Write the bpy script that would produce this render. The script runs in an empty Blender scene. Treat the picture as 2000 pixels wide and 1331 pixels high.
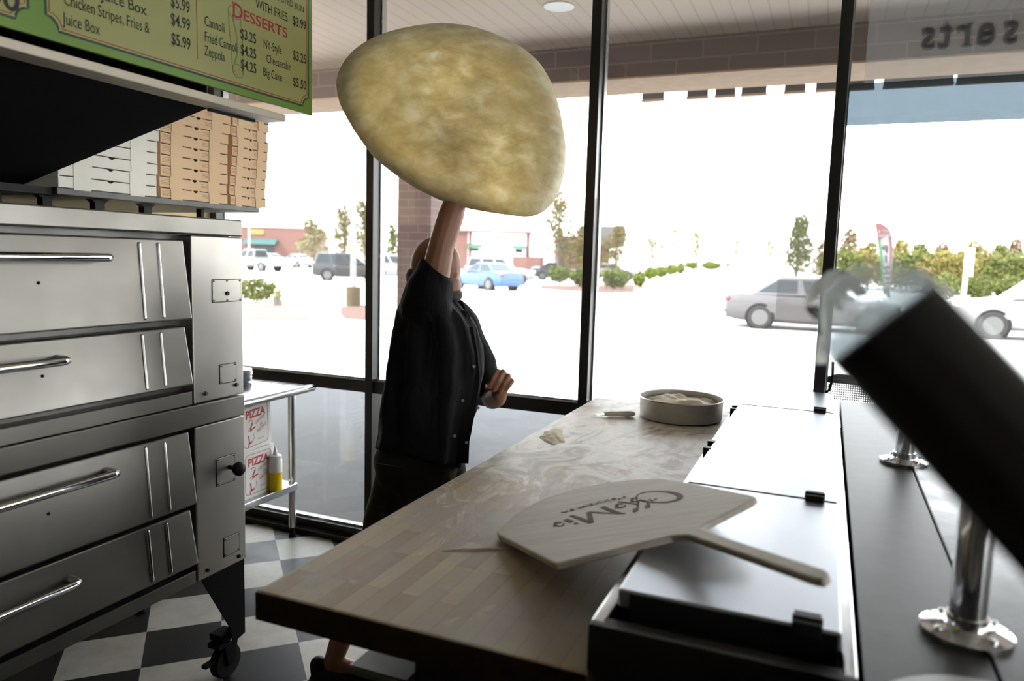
import bpy, bmesh, math, random
from mathutils import Vector, Matrix, noise
C = bpy.context.scene.collection
SC = bpy.context.scene

# ------------------------------------------------------------------ camera, world, sun, exposure
CX, CY, F, H = 1000.0, 665.5, 1450.0, 1.676
RT = Vector((0.92023781, 0.39039819, 0.02741577))
UP = Vector((-0.06885448, 0.09254585, 0.99332488))
FW = Vector((-0.38525502, 0.91598281, -0.11204485))
EYE = Vector((0, 0, H))
cam = bpy.data.cameras.new('camera')
cam.sensor_fit = 'HORIZONTAL'; cam.sensor_width = 36.0; cam.lens = 36.0 * F / 2000.0
cam.clip_start = 0.02; cam.clip_end = 900
cam.dof.use_dof = True; cam.dof.focus_distance = 2.75; cam.dof.aperture_fstop = 2.5
co = bpy.data.objects.new('camera', cam); C.objects.link(co)
mw = Matrix.Identity(4)
for i in range(3):
    mw[i][0] = RT[i]; mw[i][1] = UP[i]; mw[i][2] = -FW[i]; mw[i][3] = EYE[i]
co.matrix_world = mw
SC.camera = co
SC.view_settings.view_transform = 'Standard'; SC.view_settings.look = 'None'
SC.view_settings.gamma = 1.0; SC.view_settings.use_curve_mapping = False
SC.view_settings.exposure = 2.75
SC.cycles.use_denoising = True
SC.cycles.max_bounces = 12; SC.cycles.diffuse_bounces = 5; SC.cycles.glossy_bounces = 5
SC.cycles.transparent_max_bounces = 16; SC.cycles.sample_clamp_indirect = 6.0
SC.cycles.caustics_reflective = False; SC.cycles.caustics_refractive = False

wd = bpy.data.worlds.new('sky'); SC.world = wd; wd.use_nodes = True
nt = wd.node_tree; bg = nt.nodes['Background']
tc = nt.nodes.new('ShaderNodeTexCoord'); sx = nt.nodes.new('ShaderNodeSeparateXYZ')
rp = nt.nodes.new('ShaderNodeValToRGB')
rp.color_ramp.elements[0].position = 0.0; rp.color_ramp.elements[0].color = (1.0, 0.99, 0.96, 1)
rp.color_ramp.elements[1].position = 0.7; rp.color_ramp.elements[1].color = (0.80, 0.89, 1.0, 1)
nt.links.new(tc.outputs['Generated'], sx.inputs[0]); nt.links.new(sx.outputs['Z'], rp.inputs[0])
nt.links.new(rp.outputs[0], bg.inputs['Color']); bg.inputs['Strength'].default_value = 1.4

sl = bpy.data.lights.new('sun', 'SUN'); sl.energy = 2.4; sl.angle = math.radians(0.6); sl.color = (1.0, 0.95, 0.86)
so = bpy.data.objects.new('sun', sl); C.objects.link(so)
so.rotation_euler = Vector((-0.50, -0.52, 0.70)).to_track_quat('Z', 'Y').to_euler()
so.location = (-10, -12, 20)

# ------------------------------------------------------------------ picture-to-place helpers (true distances)
def ray(px, py): return RT * ((px - CX) / F) + UP * (-(py - CY) / F) + FW
def at(px, py, d): return EYE + ray(px, py) * d
def atz(px, py, z):
    v = ray(px, py); return EYE + v * ((z - H) / v.z)
def atx(px, py, x):
    v = ray(px, py); return EYE + v * (x / v.x)
def aty(px, py, y):
    v = ray(px, py); return EYE + v * (y / v.y)

# ------------------------------------------------------------------ materials
def mat(name, col, rough=0.6, metal=0.0, spec=0.5, **k):
    m = bpy.data.materials.new(name); m.use_nodes = True
    b = m.node_tree.nodes['Principled BSDF']
    b.inputs['Base Color'].default_value = (*col, 1); b.inputs['Roughness'].default_value = rough
    b.inputs['Metallic'].default_value = metal; b.inputs['Specular IOR Level'].default_value = spec
    if 'coat' in k: b.inputs['Coat Weight'].default_value = k['coat']
    if 'emit' in k:
        b.inputs['Emission Color'].default_value = (*k['emit'], 1); b.inputs['Emission Strength'].default_value = k.get('es', 1)
    if 'sss' in k:
        b.inputs['Subsurface Weight'].default_value = k['sss']; b.inputs['Subsurface Radius'].default_value = (0.02, 0.008, 0.004)
        b.inputs['Subsurface Scale'].default_value = 0.5
    return m
def N(m, t, **k):
    n = m.node_tree.nodes.new(t)
    for a, v in k.items():
        if a in n.inputs.keys(): n.inputs[a].default_value = v
        else: setattr(n, a, v)
    return n
def L(m, a, b): m.node_tree.links.new(a, b)
def bs(m): return m.node_tree.nodes['Principled BSDF']
def coord(m, scale=(1, 1, 1), loc=(0, 0, 0), rot=(0, 0, 0), out='Object'):
    t = N(m, 'ShaderNodeTexCoord'); mp = N(m, 'ShaderNodeMapping')
    mp.inputs['Scale'].default_value = scale; mp.inputs['Location'].default_value = loc; mp.inputs['Rotation'].default_value = rot
    L(m, t.outputs[out], mp.inputs[0]); return mp.outputs[0]
def ramp(m, fac, stops, interp='LINEAR'):
    r = N(m, 'ShaderNodeValToRGB'); r.color_ramp.interpolation = interp
    e = r.color_ramp.elements
    while len(e) < len(stops): e.new(0.5)
    for i, (p, c) in enumerate(stops):
        e[i].position = p; e[i].color = (*c, 1) if len(c) == 3 else c
    L(m, fac, r.inputs[0]); return r.outputs[0]
def mix(m, fac, a, b, mode='MIX'):
    n = N(m, 'ShaderNodeMix', data_type='RGBA', blend_type=mode)
    if isinstance(fac, (int, float)): n.inputs[0].default_value = fac
    else: L(m, fac, n.inputs[0])
    for s, v in ((6, a), (7, b)):
        if isinstance(v, tuple): n.inputs[s].default_value = (*v, 1)
        else: L(m, v, n.inputs[s])
    return n.outputs[2]
def noise_t(m, vec, scale=5, detail=4, rough=0.5, dist=0.0):
    n = N(m, 'ShaderNodeTexNoise'); n.inputs['Scale'].default_value = scale; n.inputs['Detail'].default_value = detail
    n.inputs['Roughness'].default_value = rough; n.inputs['Distortion'].default_value = dist
    L(m, vec, n.inputs['Vector']); return n.outputs['Fac']
def bump(m, h, strength=0.2, dist=0.01):
    b = N(m, 'ShaderNodeBump'); b.inputs['Strength'].default_value = strength; b.inputs['Distance'].default_value = dist
    L(m, h, b.inputs['Height']); L(m, b.outputs[0], bs(m).inputs['Normal'])
def varied(name, c1, c2, scale=6, rough=0.7, metal=0, bmp=0.0, bscale=60, stretch=(1, 1, 1), **k):
    m = mat(name, c1, rough, metal, **k); v = coord(m, stretch)
    L(m, ramp(m, noise_t(m, v, scale), [(0.3, c1), (0.7, c2)]), bs(m).inputs['Base Color'])
    if bmp: bump(m, noise_t(m, v, bscale), bmp)
    return m
def steel(name, c=(0.60, 0.59, 0.57), r0=0.22, r1=0.42, stretch=(1, 1, 1), wob=0.05):
    m = mat(name, c, 0.3, 1.0); v = coord(m, stretch)
    n = noise_t(m, v, 5, 6, 0.6)
    L(m, ramp(m, n, [(0.3, (r0,) * 3), (0.75, (r1,) * 3)]), bs(m).inputs['Roughness'])
    L(m, ramp(m, noise_t(m, coord(m), 2.2, 5), [(0.3, tuple(x * 0.82 for x in c)), (0.7, c)]), bs(m).inputs['Base Color'])
    bump(m, noise_t(m, coord(m), 3.0, 2), wob, 0.1)
    return m

M = {}
def oven_steel():
    m = mat('oven_steel', (0.30, 0.285, 0.26), 0.4, 1.0)
    L(m, ramp(m, noise_t(m, coord(m), 3.0, 3, 0.5), [(0.3, (0.34,) * 3), (0.7, (0.44,) * 3)]), bs(m).inputs['Roughness'])
    L(m, ramp(m, noise_t(m, coord(m, (1, 1, 1.6)), 2.2, 4, 0.55), [(0.3, (0.20, 0.19, 0.172)), (0.7, (0.265, 0.255, 0.238))]), bs(m).inputs['Base Color']); return m
M['oven_steel'] = oven_steel()
M['panel_steel_lit'] = steel('panel_steel_lit', (0.43, 0.41, 0.38), 0.36, 0.44, (1, 1, 1), 0.0)  # lighter base stands in for window light mirrored in the control panels
M['steel'] = steel('steel', (0.62, 0.62, 0.62), 0.16, 0.32, (12, 1, 1), 0.02)
M['lid_steel'] = steel('lid_steel', (0.43, 0.455, 0.50), 0.38, 0.43, (3, 0.6, 1), 0.01)
M['chrome'] = mat('chrome', (0.78, 0.78, 0.8), 0.12, 1.0)
M['dark_steel'] = steel('dark_steel', (0.16, 0.155, 0.15), 0.35, 0.55)
M['shelf_steel'] = varied('shelf_steel', (0.085, 0.082, 0.078), (0.13, 0.127, 0.12), 20, 0.5, 0.3)
M['shaded_steel'] = mat('shaded_steel', (0.012, 0.011, 0.008), 0.5, spec=0.15)  # steel painted near black for the dark room its near faces mirror
M['black'] = mat('black', (0.008, 0.008, 0.008), 0.5, spec=0.2)
M['black_matte'] = mat('black_matte', (0.006, 0.006, 0.006), 0.95, spec=0.1)
M['black_rubber'] = mat('black_rubber', (0.010, 0.010, 0.010), 0.7, spec=0.1)
M['frame_dark'] = mat('frame_dark', (0.022, 0.021, 0.021), 0.32, 0.3)
M['iron'] = mat('iron', (0.006, 0.006, 0.007), 0.6, spec=0.06)
M['black_tube'] = mat('black_tube', (0.012, 0.011, 0.011), 0.25, 0.2)
M['frost'] = mat('frosted_plastic', (0.80, 0.81, 0.80), 0.4)
_m = M['frost']; _t = _m.node_tree; _tl = _t.nodes.new('ShaderNodeBsdfTranslucent'); _tl.inputs[0].default_value = (0.85, 0.86, 0.84, 1); _x = _t.nodes.new('ShaderNodeMixShader'); _x.inputs[0].default_value = 0.85
_t.links.new(bs(_m).outputs[0], _x.inputs[1]); _t.links.new(_tl.outputs[0], _x.inputs[2]); _t.links.new(_x.outputs[0], _t.nodes['Material Output'].inputs[0])
M['pale_plastic'] = mat('pale_plastic', (0.72, 0.73, 0.72), 0.4)
M['white_box'] = varied('white_box', (0.88, 0.84, 0.76), (0.92, 0.88, 0.81), 12, 0.8)
M['kraft'] = varied('kraft', (0.82, 0.56, 0.34), (0.87, 0.62, 0.39), 8, 0.85)
M['print_brown'] = mat('print_brown', (0.36, 0.22, 0.12), 0.8)
M['box_red'] = mat('box_red', (0.45, 0.03, 0.025), 0.7)
M['box_face'] = mat('box_face', (0.72, 0.71, 0.69), 0.7)
M['menu_green'] = varied('menu_green', (0.13, 0.245, 0.035), (0.155, 0.28, 0.045), 3, 0.35)
M['menu_panel'] = varied('menu_panel', (0.30, 0.305, 0.105), (0.335, 0.335, 0.13), 3, 0.35)
M['menu_line'] = mat('menu_line', (0.01, 0.045, 0.03), 0.5)
M['menu_red'] = mat('menu_red', (0.33, 0.02, 0.02), 0.5)
M['ink'] = mat('ink', (0.01, 0.012, 0.01), 0.6)
M['sketch_ink'] = mat('sketch_ink', (0.20, 0.23, 0.085), 0.7)
M['cream_board'] = varied('cream_board', (0.62, 0.55, 0.44), (0.70, 0.63, 0.52), 4, 0.4)
M['dish'] = mat('dish', (0.75, 0.75, 0.74), 0.2)
M['dish_dark'] = mat('dish_dark', (0.16, 0.18, 0.21), 0.25)
M['oil'] = mat('oil', (0.78, 0.55, 0.0), 0.25, sss=0.0)
M['squeeze'] = mat('squeeze', (0.72, 0.71, 0.66), 0.35)
M['skin'] = varied('skin', (0.235, 0.105, 0.060), (0.30, 0.14, 0.083), 14, 0.5, bmp=0.08, bscale=90)
M['hair'] = varied('hair', (0.03, 0.026, 0.024), (0.10, 0.09, 0.085), 60, 0.8)
M['eye'] = mat('eye', (0.8, 0.8, 0.78), 0.2)
M['nail'] = mat('nail', (0.60, 0.38, 0.30), 0.35)
M['button'] = mat('button', (0.25, 0.26, 0.26), 0.3)
M['shoe'] = mat('shoe', (0.008, 0.008, 0.008), 0.6, spec=0.2)
M['flour_pale'] = varied('flour_pale', (0.64, 0.55, 0.40), (0.78, 0.71, 0.58), 9, 0.95, bmp=0.5, bscale=30)
M['pan_metal'] = varied('pan_metal', (0.40, 0.38, 0.345), (0.52, 0.50, 0.46), 14, 0.45, 0.75)
M['handle_white'] = mat('handle_white', (0.72, 0.68, 0.60), 0.5)
M['peel_burn'] = mat('peel_burn', (0.15, 0.10, 0.07), 0.9)

def shirt_m():
    m = mat('shirt_cloth', (0.0055, 0.006, 0.007), 0.85, spec=0.15)
    v = coord(m, (7, 7, 1.4))
    bump(m, noise_t(m, v, 1.6, 3, 0.5, 0.6), 0.8, 0.03); return m
M['shirt'] = shirt_m()
def shorts_m():
    m = mat('shorts_cloth', (0.030, 0.027, 0.014), 0.85, spec=0.2)
    bump(m, noise_t(m, coord(m, (6, 6, 3)), 2, 3), 0.6, 0.02); return m
M['shorts'] = shorts_m()

def wood_top():
    m = mat('butcher_block', (0.4, 0.3, 0.2), 0.55, spec=0.3)
    v = coord(m, (1, 1, 1), rot=(0, 0, math.radians(90)))
    b = N(m, 'ShaderNodeTexBrick', offset=0.43, squash=1.0)
    b.inputs['Scale'].default_value = 1.0; b.inputs['Brick Width'].default_value = 0.30; b.inputs['Row Height'].default_value = 0.042
    b.inputs['Mortar Size'].default_value = 0.0008; b.inputs['Bias'].default_value = -0.1
    b.inputs['Color1'].default_value = (0.58, 0.47, 0.33, 1); b.inputs['Color2'].default_value = (0.33, 0.225, 0.15, 1)
    b.inputs['Mortar'].default_value = (0.28, 0.19, 0.14, 1)
    L(m, v, b.inputs['Vector'])
    grain = noise_t(m, coord(m, (60, 3, 1)), 2, 6)
    c = mix(m, ramp(m, grain, [(0.35, (0, 0, 0)), (0.75, (0.35,) * 3)]), b.outputs['Color'], (0.42, 0.33, 0.26))
    st = noise_t(m, coord(m), 4.2, 7, 0.62, 0.4)
    c = mix(m, ramp(m, st, [(0.40, (0, 0, 0)), (0.62, (0.8,) * 3)]), c, (0.42, 0.385, 0.36))
    # flour lying thick over the far half of the board, thin dusting elsewhere
    t = N(m, 'ShaderNodeTexCoord'); s = N(m, 'ShaderNodeSeparateXYZ'); L(m, t.outputs['Object'], s.inputs[0])
    mr = N(m, 'ShaderNodeMapRange'); mr.inputs[1].default_value = -0.75; mr.inputs[2].default_value = 0.15
    mr.inputs[3].default_value = -0.22; mr.inputs[4].default_value = 0.03; L(m, s.outputs['Y'], mr.inputs[0])
    fl = noise_t(m, coord(m, (1.5, 0.8, 1)), 5.5, 9, 0.63, 1.8)
    ad = N(m, 'ShaderNodeMath', operation='ADD'); L(m, fl, ad.inputs[0]); L(m, mr.outputs[0], ad.inputs[1])
    fm = ramp(m, ad.outputs[0], [(0.40, (0, 0, 0)), (0.53, (0.7,) * 3), (0.66, (1, 1, 1))])
    c = mix(m, fm, c, (0.80, 0.76, 0.70))
    L(m, c, bs(m).inputs['Base Color'])
    bump(m, ad.outputs[0], 0.25, 0.01)
    return m
M['wood'] = wood_top()
def peel_wood():
    m = mat('peel_wood', (0.5, 0.44, 0.37), 0.65, spec=0.25)
    g = noise_t(m, coord(m, (1.2, 30, 10)), 2.2, 6)
    L(m, ramp(m, g, [(0.3, (0.47, 0.42, 0.36)), (0.7, (0.58, 0.53, 0.47))]), bs(m).inputs['Base Color']); return m
M['peel'] = peel_wood()
M['peel_edge'] = varied('peel_edge', (0.20, 0.14, 0.08), (0.28, 0.2, 0.12), 20, 0.7)
M['end_grain_shaded'] = varied('end_grain_shaded', (0.016, 0.009, 0.005), (0.026, 0.015, 0.009), 30, 0.7, spec=0.08)  # end grain with the shade of its unlit side put into the colour
def granite():
    m = mat('counter_black', (0.03, 0.035, 0.04), 0.3, spec=0.22)
    n = noise_t(m, coord(m), 7, 6)
    L(m, ramp(m, n, [(0.3, (0.22,) * 3), (0.7, (0.42,) * 3)]), bs(m).inputs['Roughness'])
    L(m, ramp(m, noise_t(m, coord(m), 40, 5, 0.7), [(0.45, (0.016, 0.017, 0.019)), (0.72, (0.035, 0.037, 0.040))]), bs(m).inputs['Base Color'])
    return m
M['granite'] = granite()
M['granite_ledge'] = varied('counter_ledge', (0.022, 0.022, 0.023), (0.036, 0.036, 0.038), 20, 0.45, spec=0.35)

def checker():
    m = mat('checker_floor', (0.5, 0.5, 0.5), 0.35, spec=0.10)
    v = coord(m, (1, 1, 1), (0, 0, 0.1))
    ch = N(m, 'ShaderNodeTexChecker'); ch.inputs['Scale'].default_value = 1 / 0.305
    L(m, v, ch.inputs['Vector'])
    d = noise_t(m, coord(m), 5, 8, 0.65)
    w = ramp(m, d, [(0.3, (0.31, 0.285, 0.245)), (0.6, (0.44, 0.415, 0.365))])
    k = ramp(m, d, [(0.3, (0.010, 0.010, 0.011)), (0.7, (0.019, 0.019, 0.021))])
    sp = ramp(m, noise_t(m, coord(m), 160, 2), [(0.62, (0, 0, 0)), (0.75, (0.16,) * 3)])
    L(m, mix(m, sp, mix(m, ch.outputs['Fac'], w, k), (0.2, 0.19, 0.18)), bs(m).inputs['Base Color'])
    L(m, ramp(m, d, [(0.3, (0.34,) * 3), (0.7, (0.5,) * 3)]), bs(m).inputs['Roughness'])
    return m
M['checker'] = checker()
M['wall_paint'] = varied('wall_paint', (0.60, 0.52, 0.40), (0.64, 0.56, 0.44), 3, 0.8)
M['wall_dark'] = varied('wall_dark', (0.16, 0.13, 0.10), (0.19, 0.155, 0.12), 3, 0.8)
M['pebble_wall'] = varied('pebble_wall', (0.74, 0.59, 0.33), (0.80, 0.65, 0.40), 30, 0.6, bmp=0.6, bscale=160)
M['ceiling_paint'] = varied('ceiling_paint', (0.72, 0.69, 0.63), (0.76, 0.73, 0.67), 3, 0.9)

def glass_m(name='window_glass', col=(0.97, 0.98, 0.98), milk=0.0, gl=0.05):
    m = bpy.data.materials.new(name); m.use_nodes = True; t = m.node_tree; t.nodes.clear()
    o = t.nodes.new('ShaderNodeOutputMaterial'); tr = t.nodes.new('ShaderNodeBsdfTransparent'); tr.inputs[0].default_value = (*col, 1)
    g = t.nodes.new('ShaderNodeBsdfGlossy'); g.inputs['Roughness'].default_value = 0.02
    mx = t.nodes.new('ShaderNodeMixShader'); mx.inputs[0].default_value = gl
    t.links.new(tr.outputs[0], mx.inputs[1]); t.links.new(g.outputs[0], mx.inputs[2])
    last = mx.outputs[0]
    if milk:
        tl = t.nodes.new('ShaderNodeBsdfTranslucent'); tl.inputs[0].default_value = (0.8, 0.8, 0.8, 1)
        m2 = t.nodes.new('ShaderNodeMixShader'); m2.inputs[0].default_value = milk
        t.links.new(last, m2.inputs[1]); t.links.new(tl.outputs[0], m2.inputs[2]); last = m2.outputs[0]
    t.links.new(last, o.inputs[0]); return m
M['glass'] = glass_m()
M['film'] = glass_m('window_film', (0.80, 0.79, 0.78), 0.03, 0.02)
M['film_dark'] = glass_m('window_film_band', (0.215, 0.245, 0.265), 0.04, 0.02)
M['film_haze'] = glass_m('window_film_haze', (0.86, 0.86, 0.86), 0.05, 0.02)
M['clear_plastic'] = glass_m('clear_plastic', (0.95, 0.975, 0.99), 0.30, 0.04)
M['car_glass'] = mat('car_glass', (0.02, 0.024, 0.026), 0.25, spec=0.25)

def bricks(name, c1, c2, mortar, w=0.21, h=0.075):
    m = mat(name, c1, 0.85); t = N(m, 'ShaderNodeTexCoord'); mp = N(m, 'ShaderNodeMapping')
    s = N(m, 'ShaderNodeSeparateXYZ'); cb = N(m, 'ShaderNodeCombineXYZ'); ad = N(m, 'ShaderNodeMath', operation='ADD')
    L(m, t.outputs['Object'], s.inputs[0]); L(m, s.outputs['X'], ad.inputs[0]); L(m, s.outputs['Y'], ad.inputs[1])
    L(m, ad.outputs[0], cb.inputs['X']); L(m, s.outputs['Z'], cb.inputs['Y'])
    b = N(m, 'ShaderNodeTexBrick'); b.inputs['Scale'].default_value = 1; b.inputs['Brick Width'].default_value = w; b.inputs['Row Height'].default_value = h
    b.inputs['Mortar Size'].default_value = 0.006; b.inputs['Color1'].default_value = (*c1, 1); b.inputs['Color2'].default_value = (*c2, 1); b.inputs['Mortar'].default_value = (*mortar, 1)
    L(m, cb.outputs[0], b.inputs['Vector']); L(m, b.outputs['Color'], bs(m).inputs['Base Color']); return m
M['lintel'] = bricks('lintel_block', (0.135, 0.098, 0.088), (0.165, 0.120, 0.108), (0.22, 0.175, 0.16), 0.40, 0.135)
M['column'] = bricks('column_brick', (0.150, 0.098, 0.092), (0.175, 0.115, 0.107), (0.21, 0.155, 0.145), 0.21, 0.075)
M['lintel_tan'] = varied('lintel_underside', (0.42, 0.29, 0.20), (0.48, 0.34, 0.24), 10, 0.9)
M['brick_far'] = bricks('brick_far', (0.085, 0.034, 0.028), (0.096, 0.042, 0.034), (0.11, 0.075, 0.065), 0.4, 0.15)
def soffit_m():
    m = mat('soffit_boards', (0.60, 0.49, 0.42), 0.8); t = coord(m, (1, 1, 1))
    w = N(m, 'ShaderNodeTexWave', wave_type='BANDS', bands_direction='X'); w.inputs['Scale'].default_value = 2.6
    L(m, t, w.inputs['Vector'])
    L(m, ramp(m, w.outputs['Fac'], [(0.0, (0.57, 0.455, 0.375)), (0.05, (0.70, 0.575, 0.49))]), bs(m).inputs['Base Color']); return m
M['soffit'] = soffit_m()
def asphalt():
    m = mat('parking_asphalt', (0.4, 0.4, 0.4), 0.9)
    n = noise_t(m, coord(m), 0.6, 7, 0.6)
    L(m, ramp(m, n, [(0.3, (0.42, 0.41, 0.385)), (0.7, (0.50, 0.485, 0.455))]), bs(m).inputs['Base Color']); return m
M['asphalt'] = asphalt()
def sidewalk():
    m = mat('sidewalk_concrete', (0.4, 0.4, 0.4), 0.8)
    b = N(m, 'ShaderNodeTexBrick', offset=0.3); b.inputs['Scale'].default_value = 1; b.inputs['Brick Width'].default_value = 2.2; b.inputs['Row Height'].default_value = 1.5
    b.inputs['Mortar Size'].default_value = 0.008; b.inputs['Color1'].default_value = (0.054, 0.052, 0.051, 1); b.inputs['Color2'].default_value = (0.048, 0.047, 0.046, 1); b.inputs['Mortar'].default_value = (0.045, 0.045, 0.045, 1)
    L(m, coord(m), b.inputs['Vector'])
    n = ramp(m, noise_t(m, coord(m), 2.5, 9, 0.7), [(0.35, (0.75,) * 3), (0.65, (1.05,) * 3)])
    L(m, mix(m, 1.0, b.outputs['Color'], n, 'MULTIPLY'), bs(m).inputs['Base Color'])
    bump(m, noise_t(m, coord(m), 90, 3), 0.3, 0.005); return m
M['sidewalk'] = sidewalk()
M['curb'] = varied('curb', (0.62, 0.60, 0.56), (0.68, 0.66, 0.62), 5, 0.9)
M['mulch'] = varied('mulch', (0.095, 0.042, 0.030), (0.13, 0.07, 0.053), 14, 1.0)
M['bark'] = varied('bark', (0.075, 0.06, 0.046), (0.11, 0.09, 0.072), 10, 0.9)
def leaf(name, c1, c2):
    m = mat(name, c1, 0.7, spec=0.2); n = noise_t(m, coord(m), 3.0, 3)
    col = ramp(m, n, [(0.3, c1), (0.7, c2)]); L(m, col, bs(m).inputs['Base Color'])
    return m
M['leaf_green'] = leaf('leaf_green', (0.036, 0.050, 0.008), (0.085, 0.088, 0.016))
M['leaf_hedge'] = leaf('leaf_hedge', (0.050, 0.075, 0.008), (0.120, 0.135, 0.022))
M['leaf_yellow'] = leaf('leaf_yellow', (0.082, 0.070, 0.012), (0.130, 0.098, 0.022))
M['leaf_brown'] = leaf('leaf_brown', (0.088, 0.056, 0.026), (0.120, 0.080, 0.040))
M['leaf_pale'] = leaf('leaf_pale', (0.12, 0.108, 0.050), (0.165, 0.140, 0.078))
M['car_white'] = mat('car_white', (0.15, 0.15, 0.15), 0.3, coat=0.2)
M['car_silver'] = mat('car_silver', (0.066, 0.060, 0.063), 0.35, 0.2, coat=0.15)
M['car_dark'] = mat('car_dark', (0.010, 0.010, 0.012), 0.3, coat=0.2)
M['car_blue'] = mat('car_blue', (0.018, 0.058, 0.155), 0.3, coat=0.2)
M['tyre'] = mat('tyre', (0.014, 0.013, 0.0125), 0.9)
M['rim'] = mat('rim', (0.075, 0.075, 0.075), 0.45, 0.2)
M['lamp_red'] = mat('lamp_red', (0.10, 0.012, 0.010), 0.25)
M['lamp_clear'] = mat('lamp_clear', (0.75, 0.76, 0.78), 0.15)
M['white_paint'] = mat('white_paint', (0.30, 0.30, 0.298), 0.5)
M['stucco_white'] = varied('stucco_white', (0.82, 0.80, 0.76), (0.88, 0.86, 0.82), 2, 0.9)
M['teal'] = mat('teal', (0.012, 0.052, 0.048), 0.8)
M['awning_green'] = mat('awning_green', (0.010, 0.065, 0.032), 0.8)
M['sign_yellow'] = mat('sign_yellow', (0.13, 0.095, 0.02), 0.6)
M['concrete_yellow'] = varied('concrete_yellow', (0.070, 0.048, 0.016), (0.10, 0.075, 0.03), 8, 0.9)
M['hydrant'] = mat('hydrant', (0.13, 0.115, 0.06), 0.6)
M['flag_red'] = mat('flag_red', (0.085, 0.020, 0.021), 0.7)
M['flag_green'] = mat('flag_green', (0.020, 0.075, 0.026), 0.7)
M['flag_white'] = mat('flag_white', (0.125, 0.12, 0.118), 0.7)
M['flag_ink'] = mat('flag_ink', (0.014, 0.010, 0.012), 0.7)
M['window_letter'] = mat('window_letter', (0.02, 0.012, 0.012), 0.6)
M['lens'] = mat('lens', (0.85, 0.82, 0.74), 0.15)

def dough_m():
    # rim is thick and lets little light through; the stretched middle is thin
    m = bpy.data.materials.new('pizza_dough'); m.use_nodes = True; t = m.node_tree
    b = bs(m); o = t.nodes['Material Output']
    v = coord(m, (1, 1, 1)); n = noise_t(m, coord(m, (1, 1, 1.5), rot=(0, 0.7, 0)), 14, 8, 0.62, 0.3); n2 = noise_t(m, v, 5, 4, 0.5, 0.2)
    c = ramp(m, n, [(0.30, (0.62, 0.51, 0.29)), (0.52, (0.80, 0.71, 0.47)), (0.70, (0.96, 0.92, 0.78))])
    c = mix(m, ramp(m, n2, [(0.4, (0, 0, 0)), (0.7, (0.45,) * 3)]), c, (0.62, 0.52, 0.30))
    at_ = N(m, 'ShaderNodeAttribute', attribute_name='thickness')
    L(m, c, b.inputs['Base Color']); b.inputs['Roughness'].default_value = 0.55
    tl = t.nodes.new('ShaderNodeBsdfTranslucent'); L(m, c, tl.inputs[0])
    mx = t.nodes.new('ShaderNodeMixShader')
    L(m, ramp(m, at_.outputs['Fac'], [(0.0, (0.88,) * 3), (0.22, (0.70,) * 3), (0.5, (0.55,) * 3), (1.0, (0.05,) * 3)]), mx.inputs[0])
    L(m, b.outputs[0], mx.inputs[1]); L(m, tl.outputs[0], mx.inputs[2]); L(m, mx.outputs[0], o.inputs[0])
    bump(m, n, 0.35, 0.01); return m
M['dough'] = dough_m()

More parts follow.
